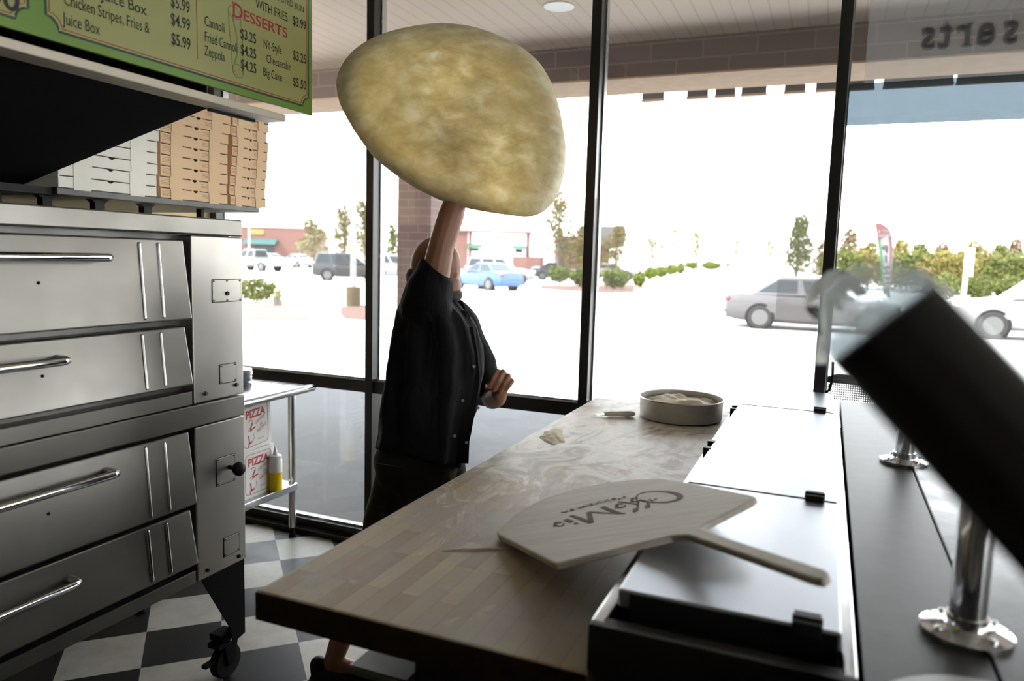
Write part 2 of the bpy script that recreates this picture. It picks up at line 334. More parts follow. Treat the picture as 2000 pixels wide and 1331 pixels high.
# ------------------------------------------------------------------ mesh builder
def wm(o):
    m = Matrix.LocRotScale(o.location, o.rotation_euler, o.scale)
    return wm(o.parent) @ m if o.parent else m
class B:
    def __init__(s): s.bm = bmesh.new()
    def box(s, x0, x1, y0, y1, z0, z1, mtx=None):
        vs = [s.bm.verts.new(Vector((x, y, z))) for x in (x0, x1) for y in (y0, y1) for z in (z0, z1)]
        if mtx:
            for v in vs: v.co = mtx @ v.co
        for f in ((0, 1, 3, 2), (4, 6, 7, 5), (0, 4, 5, 1), (2, 3, 7, 6), (0, 2, 6, 4), (1, 5, 7, 3)): s.bm.faces.new([vs[i] for i in f])
        return s
    def loft(s, rings, caps=True, closed=True):
        R = [[s.bm.verts.new(Vector(p)) for p in r] for r in rings]
        n = len(R[0])
        for a, b in zip(R, R[1:]):
            for i in range(n if closed else n - 1):
                j = (i + 1) % n
                try: s.bm.faces.new((a[i], a[j], b[j], b[i]))
                except ValueError: pass
        if caps:
            for r, rev in ((R[0], True), (R[-1], False)):
                try: s.bm.faces.new(r[::-1] if rev else r)
                except ValueError: pass
        return s
    def cyl(s, p0, p1, r0, r1=None, n=20, caps=True):
        p0, p1 = Vector(p0), Vector(p1); r1 = r0 if r1 is None else r1
        d = (p1 - p0).normalized(); a = d.orthogonal().normalized(); b = d.cross(a)
        return s.loft([[p + (a * math.cos(2 * math.pi * i / n) + b * math.sin(2 * math.pi * i / n)) * r for i in range(n)] for p, r in ((p0, r0), (p1, r1))], caps)
    def tube(s, pts, r, n=10):
        pts = [Vector(p) for p in pts]; rs = r if isinstance(r, (list, tuple)) else [r] * len(pts)
        rings = []; a = None
        for i, p in enumerate(pts):
            d = (pts[min(i + 1, len(pts) - 1)] - pts[max(i - 1, 0)]).normalized()
            a = d.orthogonal().normalized() if a is None else (a - d * a.dot(d)).normalized()
            b = d.cross(a)
            rings.append([p + (a * math.cos(2 * math.pi * k / n) + b * math.sin(2 * math.pi * k / n)) * rs[i] for k in range(n)])
        return s.loft(rings)
    def ball(s, c, r, n=16, mtx=None):
        r = (r, r, r) if isinstance(r, (int, float)) else r
        m = Matrix.Translation(Vector(c)) @ (mtx.to_4x4() if mtx else Matrix.Identity(4)) @ Matrix.Diagonal((*r, 1))
        bmesh.ops.create_uvsphere(s.bm, u_segments=n, v_segments=max(6, n // 2 + 2), radius=1, matrix=m); return s
    def cap(s, p0, p1, r0, r1, n=14):
        p0, p1 = Vector(p0), Vector(p1); s.cyl(p0, p1, r0, r1, n); s.ball(p0, r0, n); s.ball(p1, r1, n); return s
    def lathe(s, c, prof, n=32, axis=None):
        shut = prof[0] == prof[-1]
        c = Vector(c); ax = Vector(axis or (0, 0, 1)).normalized(); a = ax.orthogonal().normalized(); b = ax.cross(a)
        return s.loft([[c + ax * z + (a * math.cos(2 * math.pi * i / n) + b * math.sin(2 * math.pi * i / n)) * max(r, 1e-4) for i in range(n)] for r, z in prof], not shut)
    def prism(s, pts, ext):
        ext = Vector(ext); pts = [Vector(p) for p in pts]
        return s.loft([pts, [p + ext for p in pts]])
    def ribbon(s, pts, w, nrm, t=0.0008, close=False):
        nrm = Vector(nrm).normalized(); P = [Vector(p) for p in pts]; n = len(P); L_, R_ = [], []
        ws = w if isinstance(w, (list, tuple)) else [w] * n
        for i in range(n):
            a = P[i - 1] if (i or close) else P[i]; b = P[(i + 1) % n] if (i < n - 1 or close) else P[i]
            d = (b - a).normalized(); q = d.cross(nrm) * ws[i] / 2; L_.append(P[i] + q); R_.append(P[i] - q)
        rg = [[L_[i], R_[i], R_[i] + nrm * t, L_[i] + nrm * t] for i in range(n)]
        if close: rg.append(rg[0]); return s.loft(rg, caps=False)
        return s.loft(rg)
    def text(s, body, org, xd, yd, size=0.1, sx=1.0, t=0.0008, bold=0.0, align='LEFT', width=None):
        cu = bpy.data.curves.new('t', 'FONT'); cu.body = body; cu.size = 1.0; cu.offset = bold; cu.align_x = align; cu.resolution_u = 3
        ob = bpy.data.objects.new('t', cu); C.objects.link(ob)
        dg = bpy.context.evaluated_depsgraph_get(); me = bpy.data.meshes.new_from_object(ob.evaluated_get(dg))
        C.objects.unlink(ob); bpy.data.objects.remove(ob); bpy.data.curves.remove(cu)
        xd, yd = Vector(xd).normalized(), Vector(yd).normalized(); nd = xd.cross(yd)
        if width:
            xs = [v.co.x for v in me.vertices]; sx = width / size / max(1e-6, max(xs) - min(xs))
        tm = bmesh.new(); tm.from_mesh(me); bpy.data.meshes.remove(me)
        for v in tm.verts:
            c = v.co; v.co = Vector(org) + xd * c.x * size * sx + yd * c.y * size + nd * t
        m2 = bpy.data.meshes.new('t2'); tm.to_mesh(m2); tm.free(); s.bm.from_mesh(m2); bpy.data.meshes.remove(m2); return s
    def obj(s, name, m, parent=None, smooth=False, bev=0.0, seg=2, keep=False):
        if not keep: bmesh.ops.recalc_face_normals(s.bm, faces=s.bm.faces)
        me = bpy.data.meshes.new(name); s.bm.to_mesh(me); s.bm.free()
        o = bpy.data.objects.new(name, me); C.objects.link(o)
        me.materials.append(M[m] if isinstance(m, str) else m)
        if smooth:
            for p in me.polygons: p.use_smooth = True
            if smooth != 'all':
                try: me.set_sharp_from_angle(angle=math.radians(40))
                except Exception: pass
        if bev:
            b = o.modifiers.new('bevel', 'BEVEL'); b.width = bev; b.segments = seg; b.limit_method = 'ANGLE'; b.angle_limit = math.radians(40)
        if parent:
            me.transform(wm(parent).inverted()); o.parent = parent
        return o
def tag(o, label, cat, group=None):
    o['label'] = label; o['category'] = cat
    if group: o['group'] = group
    return o
def thing(name, label, cat, loc=(0, 0, 0), rz=0.0, group=None):
    o = bpy.data.objects.new(name, None); C.objects.link(o); o.empty_display_size = 0.05
    o.location = loc; o.rotation_euler = (0, 0, rz); return tag(o, label, cat, group)
def struct(o): o['kind'] = 'structure'; return o
def copy_tree(o, parent=None):
    c = o.copy(); C.objects.link(c); c.parent = parent
    for ch in list(o.children): copy_tree(ch, c)
    return c
def rounded(x0, x1, y0, y1, r, n=5):
    out = []
    for cx, cy, a in ((x1 - r, y1 - r, 0), (x0 + r, y1 - r, 90), (x0 + r, y0 + r, 180), (x1 - r, y0 + r, 270)):
        for k in range(n + 1):
            t = math.radians(a + 90 * k / n); out.append((cx + r * math.cos(t), cy + r * math.sin(t)))
    return out

# ================================================================== the setting
FY = 3.56            # window plane

fl = B(); fl.box(-3.5, 5.2, -2.6, 3.50, -0.03, 0.0)
o = struct(fl.obj('floor', 'checker'))
V0 = Vector((-2.636, 3.097, 0)); rot = Matrix.Translation(V0) @ Matrix.Rotation(math.radians(45), 4, 'Z')
o.data.transform(rot.inverted()); o.matrix_world = rot
struct(B().box(-3.62, -3.5, -2.6, 3.63, 0, 3.4).obj('wall_left', 'pebble_wall'))
struct(B().box(-3.62, 5.3, -2.72, -2.6, 0, 3.4).obj('wall_back', 'wall_dark'))
wr = B().box(5.2, 5.32, -2.6, 3.63, 0, 0.85).box(5.2, 5.32, -2.6, 3.63, 3.25, 3.4).box(5.2, 5.32, -2.6, -2.4, 0.85, 3.25).box(5.2, 5.32, 3.4, 3.63, 0.85, 3.25)
struct(wr.obj('wall_right', 'wall_paint'))
sw = B()
for y in (-2.37, -0.93, 0.51, 1.95, 3.37): sw.box(5.21, 5.31, y - 0.025, y + 0.025, 0.85, 3.25)
sw.box(5.21, 5.31, -2.4, 3.4, 0.85, 0.90).box(5.21, 5.31, -2.4, 3.4, 3.20, 3.25)
sw = struct(sw.obj('window_9', 'frame_dark')); B().box(5.256, 5.264, -2.36, 3.36, 0.90, 3.20).obj('glass_pane', 'glass', sw)  # unseen side window, added to light the shelf boxes and oven front
struct(B().box(-3.62, 5.32, -2.72, 3.63, 3.4, 3.55).obj('ceiling', 'ceiling_paint'))
struct(B().box(-3.62, 5.32, 3.50, 3.63, 3.22, 3.4).obj('wall_front', 'wall_paint'))
struct(B().box(-3.5, 5.2, 3.46, 3.66, -0.03, 0.03).obj('trim_1', 'frame_dark', bev=0.004))
MX = [-3.47, -2.345, -1.085, 0.0, 1.075, 2.15, 3.22, 4.29, 5.17]
wins = []
for i in range(len(MX) - 1):
    a, b = MX[i], MX[i + 1]
    f = B()
    f.box(a - 0.024, a + 0.024, FY - 0.06, FY + 0.06, 0.03, 3.22)
    f.box(a + 0.024, b - 0.024, FY - 0.045, FY + 0.045, 0.885, 0.955)
    f.box(a + 0.024, b - 0.024, FY - 0.05, FY + 0.05, 0.03, 0.075)
    f.box(a + 0.024, b - 0.024, FY - 0.05, FY + 0.05, 3.16, 3.22)
    if i == len(MX) - 2: f.box(b - 0.024, b + 0.03, FY - 0.06, FY + 0.06, 0.03, 3.22)
    w = struct(f.obj('window_%d' % (i + 1), 'frame_dark', bev=0.003))
    B().box(a + 0.026, b - 0.026, FY - 0.004, FY + 0.004, 0.957, 3.158).obj('glass_pane', 'glass', w)
    B().box(a + 0.026, b - 0.026, FY - 0.004, FY + 0.004, 0.077, 0.883).obj('glass_pane', 'glass', w)
    g = B()
    g.box(a + 0.026, b - 0.026, FY - 0.020, FY - 0.006, 0.956, 0.966).box(a + 0.026, b - 0.026, FY - 0.02, FY - 0.006, 0.076, 0.088)
    g.box(a + 0.0245, a + 0.032, FY + 0.006, FY + 0.05, 0.957, 3.158)
    g.obj('glazing_bead', 'steel', w)
    wins.append(w)
def film(w, x0, x1, z0, z1, m='film'): B().box(x0, x1, FY - 0.009, FY - 0.0055, z0, z1).obj('window_film', m, w)
film(wins[0], -2.61, -2.372, 1.02, 1.96)
film(wins[1], -1.35, -1.112, 1.42, 2.33)
film(wins[2], -1.058, -0.865, 1.515, 1.97)
film(wins[2], -0.205, -0.027, 1.37, 1.93)
film(wins[3], 0.028, 1.045, 2.273, 2.445, 'film_dark'); film(wins[3], 0.085, 1.045, 2.446, 3.10, 'film_haze')
# lettering on the glass, reads from outside
def serif(b, s_, org, xd, yd, h, adv=0.62, bold=0.03):
    x = 0.0; xd = Vector(xd).normalized(); yd = Vector(yd).normalized(); org = Vector(org)
    for ch in s_:
        up = ch.isupper(); k = 1.0 if up else adv_s.get(ch, 1.0)
        b.text(ch, org + xd * x, xd, yd, h, 0.78, bold=bold)
        def bar(cx, y, w, th=0.045):
            p = org + xd * (x + cx * h); nd = xd.cross(yd)
            b.ribbon([p + xd * (-w * h / 2) + yd * y * h, p + xd * (w * h / 2) + yd * y * h], th * h, nd, 0.0009)
        if ch == 'r': bar(0.095, 0.02, 0.22); bar(0.045, 0.50, 0.11)
        if ch == 't': bar(0.13, 0.40, 0.22)
        if ch == 's': bar(0.045, 0.10, 0.035, 0.15); bar(0.285, 0.42, 0.035, 0.13)
        x += LW.get(ch, 0.6) * h
adv_s = {}
LW = {'D': 0.70, 'e': 0.47, 's': 0.43, 'r': 0.40, 't': 0.335}
lb = B(); serif(lb, 'Desserts', (0.905, FY + 0.006, 2.570), (-1, 0, 0), (0, 0, 1), 0.175, bold=0.03)
lb.obj('window_lettering', 'window_letter', wins[3])

# ------------------------------------------------------------------ outside shell
struct(B().box(-130, 90, -60, 420, -0.45, -0.15).obj('ground_parking', 'asphalt'))
struct(B().box(-40, 40, 3.62, 8.55, -0.45, -0.04).obj('ground_sidewalk', 'sidewalk'))
struct(B().box(-40, 40, 8.55, 8.7, -0.45, -0.03).obj('trim_2', 'curb', bev=0.02))
struct(B().box(-40, 40, 3.62, 6.0, 3.40, 3.46).obj('ceiling_soffit', 'soffit'))
lt = struct(B().box(-40, 40, 6.0, 6.56, 3.132, 4.25).obj('wall_lintel', 'lintel'))
B().box(-40, 40, 6.001, 6.56, 3.118, 3.132).obj('underside_panel', 'lintel_tan', lt)
struct(B().box(-40, 40, -2.7, 6.0, 3.56, 3.7).obj('ceiling_roof', 'ceiling_paint'))
for k, x in enumerate((-3.72, 4.6)):
    cb = B().box(x, x + 0.35, 6.02, 6.42, -0.04, 3.118).obj('wall_column', 'column'); struct(cb)
rl = thing('recessed_light', 'round recessed downlight in the pale porch soffit', 'light', (-1.86, 5.0, 3.40))
c0 = Vector((-1.83, 5.02, 3.40))
B().lathe(c0, [(0.085, 0), (0.105, 0), (0.105, -0.006), (0.085, -0.008)], 32).obj('trim_ring', 'pale_plastic', rl, smooth=True)
B().lathe(c0, [(0.0, -0.002), (0.06, -0.001), (0.084, -0.003)], 32).obj('reflector', 'lens', rl, smooth=True)
# dark panels hanging behind the lintel
PAN = [(-1.672, -1.474), (-1.268, -1.083), (-1.022, -0.851), (-0.80, -0.592), (-0.447, -0.28), (-0.20, 0.243), (0.311, 0.804), (0.829, 1.45)]
PL = ['leftmost of the small dark panels hanging under the porch beam', 'second small dark panel from the left under the porch beam', 'third small dark panel from the left under the porch beam',
      'fourth small dark panel from the left under the porch beam', 'small dark panel under the porch beam just left of the window post', 'dark panel under the porch beam passing behind the window post',
      'long dark panel under the porch beam, first right of the window post', 'long dark panel under the porch beam at the right edge of the view']
for (a, b), lab in zip(PAN, PL):
    t = thing('hanging_panel', lab, 'panel', ((a + b) / 2, 6.9, 3.10), 0, 'dark panels under the porch beam')
    B().box(a, b, 6.88, 6.92, 3.135, 3.55).obj('board', 'dark_steel', t)
    B().box(a - 0.004, b + 0.004, 6.87, 6.93, 3.118, 3.135).obj('edge_strip', 'lintel_tan', t)
    B().box(a + 0.02, a + 0.05, 6.56, 6.88, 3.45, 3.50).obj('bracket', 'dark_steel', t)

# ================================================================== oven (two decks)
XF = -2.0
def rail(name, x0, y0, y1, z0, z1, m, p, bev=0.004): return B().box(-3.1, x0, y0, y1, z0, z1).obj(name, m, p, bev=bev)
YO, YE, YC = 0.25, 2.155, 1.915
def door(p, zt, zb, yb):
    ym = YO + 0.03
    pr = [(XF - 0.06, zt), (XF - 0.002, zt), (XF + 0.034, zb), (XF - 0.06, zb)]
    d = B().prism([(x, ym, z) for x, z in pr], (0, yb - ym, 0)).obj('oven_door', 'oven_steel', p, bev=0.006, seg=3)
    return d
def xdoor(z, zt, zb): return XF - 0.002 + 0.036 * (zt - z) / (zt - zb)
def door_bits(p, d, zt, zb, hz, hy, ribs):
    n = 0
    for y in ribs:
        a, b = zt - 0.018, zb + 0.016
        B().cap((xdoor(a, zt, zb), y, a), (xdoor(b, zt, zb), y - 0.012, b), 0.0055, 0.0055, 8).obj('door_rib', 'steel', d, smooth=True)
    x = xdoor(hz, zt, zb); y0 = YO + 0.25
    pts = [(x - 0.01, hy - 0.03, hz - 0.0), (x + 0.035, hy - 0.025, hz), (x + 0.05, hy - 0.012, hz), (x + 0.053, hy - 0.04, hz), (x + 0.053, y0 + 0.05, hz), (x + 0.05, y0 + 0.01, hz), (x + 0.03, y0, hz), (x - 0.01, y0 + 0.01, hz)]
    pts = [(x - 0.01, hy - 0.010, hz), (x + 0.03, hy - 0.010, hz), (x + 0.046, hy - 0.015, hz), (x + 0.053, hy - 0.03, hz), (x + 0.053, y0 + 0.03, hz), (x + 0.046, y0 + 0.012, hz), (x + 0.03, y0 + 0.008, hz), (x - 0.01, y0 + 0.008, hz)]
    B().tube(pts, 0.0125, 12).obj('door_handle', 'chrome', d, smooth='all')
    B().ball((xdoor((zt + zb) / 2 - 0.0, zt, zb), 1.368, (zt + zb) / 2), 0.005, 8).obj('rivet', 'black', d)

def deck(label, z0, z1, toph, zs, ydo, handles, ribs):
    t = thing('pizza_oven', label, 'oven', (-2.55, 1.2, z0), 0, 'stacked deck ovens')
    B().box(-3.04, XF - 0.055, YO, YE - 0.004, z0 + 0.004, z1 - 0.006).obj('body', 'dark_steel', t)
    # top rail
    B().box(-3.04, XF + 0.005, YO, YE, z1 - toph, z1).obj('top_rail', 'oven_steel', t, bev=0.005)
    # bottom strip under the doors
    B().box(XF - 0.06, XF, YO, YC - 0.006, z0 + 0.0, z0 + 0.048).obj('bottom_strip', 'oven_steel', t, bev=0.003)
    # control panel
    pn = B().box(-3.03, XF + 0.002, YC, YE - 0.001, z0 + 0.002, z1 - toph - 0.003).obj('control_panel', 'panel_steel_lit', t, bev=0.004)
    for i in range(0, len(zs), 2):
        d = door(t, zs[i], zs[i + 1], ydo)
        door_bits(t, d, zs[i], zs[i + 1], *handles[i // 2], ribs)
    return t, pn
t1, pn1 = deck('upper deck of the stainless pizza oven, with two wide doors, under the hood', 1.134, 1.782, 0.060, (1.703, 1.436, 1.411, 1.212), 1.886, ((1.641, 1.574), (1.353, 1.427)), (1.708, 1.78))
t2, pn2 = deck('lower deck of the stainless pizza oven, standing on black castered legs', 0.486, 1.132, 0.078, (1.043, 0.790, 0.763, 0.572), 1.892, ((0.989, 1.574), (0.70, 1.433)), (1.71, 1.785))
xs = XF + 0.0025
def plate(pn, y0, y1, z0, z1, bolts, name='cover_plate'):
    p = B().box(xs - 0.001, xs + 0.002, y0, y1, z0, z1).obj(name, 'panel_steel_lit', pn, bev=0.001)
    # thin dark seam around the plate
    q = B(); e = 0.0022
    for a, b, c, d in ((y0 - e, y1 + e, z1, z1 + e), (y0 - e, y1 + e, z0 - e, z0), (y0 - e, y0, z0, z1), (y1, y1 + e, z0, z1)): q.box(xs - 0.001, xs + 0.0006, a, b, c, d)
    q.obj('plate_seam', 'black', pn)
    for y, z in bolts: B().cyl((xs, y, z), (xs + 0.005, y, z), 0.0036, 0.003, 10).obj('screw', 'dark_steel', pn)
    return p
plate(pn1, 2.006, 2.144, 1.487, 1.566, [(2.011, 1.492), (2.011, 1.561), (2.075, 1.562), (2.075, 1.491), (2.139, 1.561), (2.139, 1.492)])
B().cyl((xs, 2.075, 1.516), (xs + 0.006, 2.075, 1.516), 0.0085, 0.0075, 14).obj('thermostat_hole', 'black', pn1)
plate(pn1, 2.035, 2.114, 1.190, 1.258, [(2.04, 1.195), (2.04, 1.253), (2.109, 1.195), (2.109, 1.253)])
for y, z in ((1.965, 1.165), (2.115, 1.175)): B().cyl((xs - 0.001, y, z), (xs + 0.008, y, z), 0.008, 0.006, 12).obj('bolt', 'dark_steel', pn1)
plate(pn2, 2.010, 2.10, 0.815, 0.916, [(2.015, 0.82), (2.015, 0.911), (2.095, 0.82), (2.095, 0.911)])
kb = B(); kb.cyl((xs, 2.07, 0.872), (xs + 0.035, 2.07, 0.872), 0.008, 0.009, 12); kb.lathe((xs + 0.03, 2.07, 0.872), [(0.008, 0), (0.020, 0.004), (0.026, 0.016), (0.026, 0.028), (0.018, 0.036), (0.0, 0.038)], 20, (1, 0, 0))
kb.obj('control_knob', 'black', pn2, smooth=True)
plate(pn2, 2.04, 2.117, 0.535, 0.605, [(2.045, 0.54), (2.045, 0.60), (2.112, 0.54), (2.112, 0.60)])
for y, z in ((1.96, 0.515), (2.115, 0.51)): B().cyl((xs - 0.001, y, z), (xs + 0.006, y, z), 0.007, 0.006, 12).obj('bolt', 'black', pn2)
for (lx, ly, sx_, sy_) in ((XF - 0.004, YE - 0.004, -1, -1), (XF - 0.004, YO + 0.02, -1, 1), (-3.02, YE - 0.004, 1, -1), (-3.02, YO + 0.02, 1, 1)):
    g = B()
    # sheet-metal leg: two tapered plates meeting at the corner
    g.prism([(lx, ly, 0.486), (lx, ly + sy_ * 0.215, 0.486), (lx, ly + sy_ * 0.075, 0.235), (lx, ly + sy_ * 0.065, 0.17), (lx, ly, 0.185)], (sx_ * 0.006, 0, 0))
    g.prism([(lx, ly, 0.486), (lx + sx_ * 0.215, ly, 0.486), (lx + sx_ * 0.09, ly, 0.235), (lx + sx_ * 0.075, ly, 0.17), (lx, ly, 0.185)], (0, sy_ * 0.006, 0))
    lg = g.obj('leg', 'iron', t2, bev=0.001)
    wx, wy = lx + sx_ * 0.075, ly + sy_ * 0.03
    c = B(); c.box(wx - 0.035, wx + 0.035, wy - 0.045, wy + 0.03, 0.165, 0.19); c.cyl((wx, wy, 0.165), (wx, wy, 0.145), 0.022)
    c.prism([(wx - 0.03, wy - 0.03, 0.150), (wx - 0.03, wy + 0.04, 0.150), (wx - 0.03, wy + 0.02, 0.055), (wx - 0.03, wy - 0.015, 0.055)], (0.006, 0, 0))
    c.prism([(wx + 0.024, wy - 0.03, 0.150), (wx + 0.024, wy + 0.04, 0.150), (wx + 0.024, wy + 0.02, 0.055), (wx + 0.024, wy - 0.015, 0.055)], (0.006, 0, 0))
    c.box(wx - 0.012, wx + 0.012, wy - 0.11, wy - 0.04, 0.085, 0.10).box(wx - 0.03, wx + 0.03, wy - 0.06, wy - 0.03, 0.14, 0.16)
    cs = c.obj('caster_fork', 'iron', lg, bev=0.002)
    B().lathe((wx - 0.022, wy, 0.068), [(0.02, 0), (0.062, 0.002), (0.068, 0.010), (0.068, 0.034), (0.062, 0.042), (0.02, 0.044)], 28, (1, 0, 0)).obj('caster_wheel', 'black_rubber', lg, smooth=True)

# ------------------------------------------------------------------ hood, its ledge, the menu board
hd = thing('exhaust_hood', 'black sloping exhaust hood above the pizza oven', 'hood', (-2.6, 1.0, 1.75))
B().prism([(-1.800, -0.3, 2.106), (-2.797, -0.3, 1.852), (-3.45, -0.3, 1.686), (-3.45, -0.3, 3.38), (-1.800, -0.3, 3.38)], (0, 2.10, 0)).obj('hood_shell', 'black_matte', hd)
lp = B(); lp.box(-1.80, -1.712, -0.3, 2.058, 2.106, 2.129); lp.obj('front_ledge', 'cream_board', hd, bev=0.003)
B().box(-1.80, -1.79, 1.80, 2.0, 2.098, 2.106).obj('ledge_strut', 'black', hd)
mb = thing('menu_board', 'green menu board listing desserts and juice box meals', 'sign', (-1.71, 1.2, 2.148))
XM = -1.70
B().box(XM - 0.012, XM, -0.2, 2.183, 2.148, 2.95).obj('board', 'menu_green', mb, bev=0.002)
def notch(y0, y1, z0, z1, r, inset=0.0):
    y0 += inset; y1 -= inset; z0 += inset; z1 -= inset
    pts = []
    for cy, cz, a0 in ((y1, z0, 180), (y1, z1, 270), (y0, z1, 0), (y0, z0, 90)):
        for k in range(7):
            t = math.radians(a0 - 90 * k / 6 if False else a0 + (0 - 90 * k / 6)); pts.append((cy + r * math.cos(t), cz + r * math.sin(t)))
    return pts
pan = B(); li = B(); lr = B()
for y0, y1 in ((1.218, 2.160), (0.20, 1.176)):
    pl = notch(y0, y1, 2.172, 2.90, 0.030)
    pan.prism([(XM, y, z) for y, z in pl], (0.0006, 0, 0))
    li.ribbon([(XM + 0.0006, y, z) for y, z in pl], 0.0055, (1, 0, 0), 0.0005, True)
    pr = notch(y0, y1, 2.172, 2.90, 0.030, 0.008)
    lr.ribbon([(XM + 0.0006, y, z) for y, z in pr], 0.0024, (1, 0, 0), 0.0006, True)
pan.obj('menu_panel', 'menu_panel', mb); li.obj('border_line', 'menu_line', mb)
lr.box(XM + 0.0005, XM + 0.0012, 1.6655, 1.6672, 2.212, 2.62)
XT = (XM + 0.001); YD, ZD = (0, 1, 0), (0, 0, 1)
def T(s, y, z, size, width, bold=0.0, b=None): 
    if b: b.text(s, (XT, y, z), YD, ZD, size, bold=bold, width=width, t=0.0006)
    else: B().text(s, (XT, y, z), YD, ZD, size, bold=bold, width=width, t=0.0006).obj('menu_lettering', 'ink', mb)
T('Juice Box', 1.362, 2.281, 0.040, 0.135); T('Chicken Stripes, Fries &', 1.262, 2.238, 0.040, 0.240); T('Juice Box', 1.259, 2.193, 0.040, 0.098)
T('Chicken Tenders, Fries &', 1.262, 2.326, 0.040, 0.240)
for z, s in ((2.330, '$5.99'), (2.283, '$4.99'), (2.231, '$5.99'), (2.378, '$4.99')): T(s, 1.574, z, 0.044, 0.066, 0.012)
T('Cannoli', 1.694, 2.314, 0.040, 0.076); T('Fried Cannoli', 1.693, 2.270, 0.040, 0.128); T('Zeppola', 1.692, 2.231, 0.040, 0.079)
for z, s in ((2.317, '$3.25'), (2.271, '$4.25'), (2.227, '$4.25')): T(s, 1.836, z, 0.042, 0.067, 0.012)
T('NY-Style', 1.937, 2.315, 0.038, 0.084); T('Cheesecake', 1.950, 2.273, 0.038, 0.115); T('Big Cake', 1.934, 2.229, 0.038, 0.088)
for z, s in ((2.315, '$3.25'), (2.228, '$5.50'), (2.426, '$3.99')): T(s, 2.078, z, 0.042, 0.068, 0.012)
T('WITH FRIES', 1.905, 2.427, 0.040, 0.148); T('TOASTED BUN', 1.975, 2.480, 0.030, 0.160)
T('0.00', 1.020, 2.186, 0.075, 0.135, 0.012)
T('D', 1.804, 2.372, 0.060, 0.040, 0.012, lr); T('ESSERTS', 1.848, 2.374, 0.045, 0.200, 0.010, lr)
for y, z, w in ((1.812, 2.3745, 0.016), (1.812, 2.4125, 0.016)): lr.box(XT, XT + 0.0007, y - w / 2, y + w / 2, z - 0.0016, z + 0.0016)
lr.obj('menu_heading', 'menu_red', mb)
# faded cannoli sketch
sk = B()
def S(pts, w): sk.ribbon([(XM + 0.0008, y, z) for y, z in pts], w, (1, 0, 0), 0.0003)
S([(1.790, 2.392), (1.800, 2.402), (1.822, 2.400), (1.836, 2.388), (1.838, 2.374), (1.820, 2.366), (1.800, 2.370), (1.789, 2.380), (1.790, 2.392)], 0.003)
S([(1.789, 2.382), (1.792, 2.33), (1.800, 2.26), (1.803, 2.215)], 0.003); S([(1.838, 2.376), (1.846, 2.32), (1.850, 2.26), (1.848, 2.215)], 0.003)
S([(1.803, 2.225), (1.806, 2.207), (1.818, 2.197), (1.836, 2.198), (1.848, 2.212), (1.846, 2.228), (1.830, 2.236), (1.812, 2.234), (1.803, 2.222)], 0.0035)
S([(1.806, 2.37), (1.822, 2.32), (1.824, 2.27), (1.812, 2.236)], 0.006)
for y, z in ((1.812, 2.212), (1.822, 2.206), (1.834, 2.210), (1.842, 2.218), (1.830, 2.220)): S([(y - 0.003, z), (y + 0.003, z + 0.002)], 0.004)
sk.obj('cannoli_sketch', 'sketch_ink', mb)

# ------------------------------------------------------------------ shelf above oven with stacks of pizza boxes
sh = thing('box_shelf', 'grey steel shelf under the stacks of pizza boxes', 'shelf', (-2.8, 2.3, 1.78))
B().box(-3.30, -2.5, 1.805, 2.812, 1.850, 1.876).obj('shelf_plate', 'shelf_steel', sh, bev=0.003)
for i, (ya, yb) in enumerate(((1.655, 1.672), (1.815, 1.850), (2.022, 2.062), (2.242, 2.280), (2.545, 2.56))):
    g = B(); z0, z1 = 1.782, 1.851
    if i in (1, 2, 3):
        w = 0.022
        g.prism([(-2.62, ya, z0), (-2.62, yb, z0), (-2.62, yb, z1 - 0.018), (-2.62, yb + w * 0.3, z1 - 0.008), (-2.62, yb + w, z1), (-2.62, ya - 0.02, z1), (-2.62, ya, z1 - 0.012)], (0.03, 0, 0))
    else: g.box(-2.62, -2.59, ya, yb, z0, z1)
    g.obj('support_post', 'black', sh)
B().box(-2.68, -2.52, 1.55, 1.80, 1.848, 1.874).obj('side_bracket', 'black', sh)

def pizza_box(W, D, m, label, group, printed):
    t = thing('pizza_box', label, 'box', (0, 0, 0), 0, group); Hh = 0.0415
    # local: front face at x=0 looking +x, centre y=0, bottom z=0
    tr = B(); th = 0.002
    tr.box(-D, 0, -W / 2, W / 2, 0, th).box(-D, -D + th, -W / 2, W / 2, th, Hh).box(-D, 0, -W / 2, -W / 2 + th, th, Hh).box(-D, 0, W / 2 - th, W / 2, th, Hh)
    tabs = ((-0.36, -0.20), (0.20, 0.36))
    slots = ((-0.5 + 0.01, -0.36), (-0.20, -0.06), (0.06, 0.20), (0.38, 0.49)) if printed else ((-0.49, -0.36), (-0.20, 0.20), (0.38, 0.49))
    # front wall in strips, lower where a slot shows
    edges = sorted({-0.5, 0.5, -0.03, -0.015, 0.015, 0.03, *[e for s_ in slots for e in s_]})
    for a, b in zip(edges, edges[1:]):
        mid = (a + b) / 2; top = Hh
        if any(s_[0] <= mid <= s_[1] for s_ in slots): top = Hh - 0.0038
        if abs(mid) < 0.015: top = Hh - 0.0105
        elif abs(mid) < 0.03: top = Hh - 0.0075
        tr.box(-th, 0, a * W, b * W, th, top)
    tr.obj('tray', m, t)
    ld = B(); ld.box(-D, 0.0005, -W / 2, W / 2, Hh, Hh + 0.0022)
    for a, b in tabs: ld.box(0.0002, 0.002, a * W, b * W, -0.006, Hh + 0.0022)
    ld.obj('lid', m, t)
    if printed:
        p = B()
        for k in range(4): p.box(0.0, 0.0006, -0.47 * W, (-0.47 + 0.13) * W, 0.028 - k * 0.006, 0.0296 - k * 0.006); 
        for k in range(3): p.box(0.0, 0.0006, 0.10 * W, (0.10 + 0.09) * W, 0.026 - k * 0.006, 0.0276 - k * 0.006)
        p.obj('printing', 'print_brown', t)
    return t
rnd = random.Random(4)
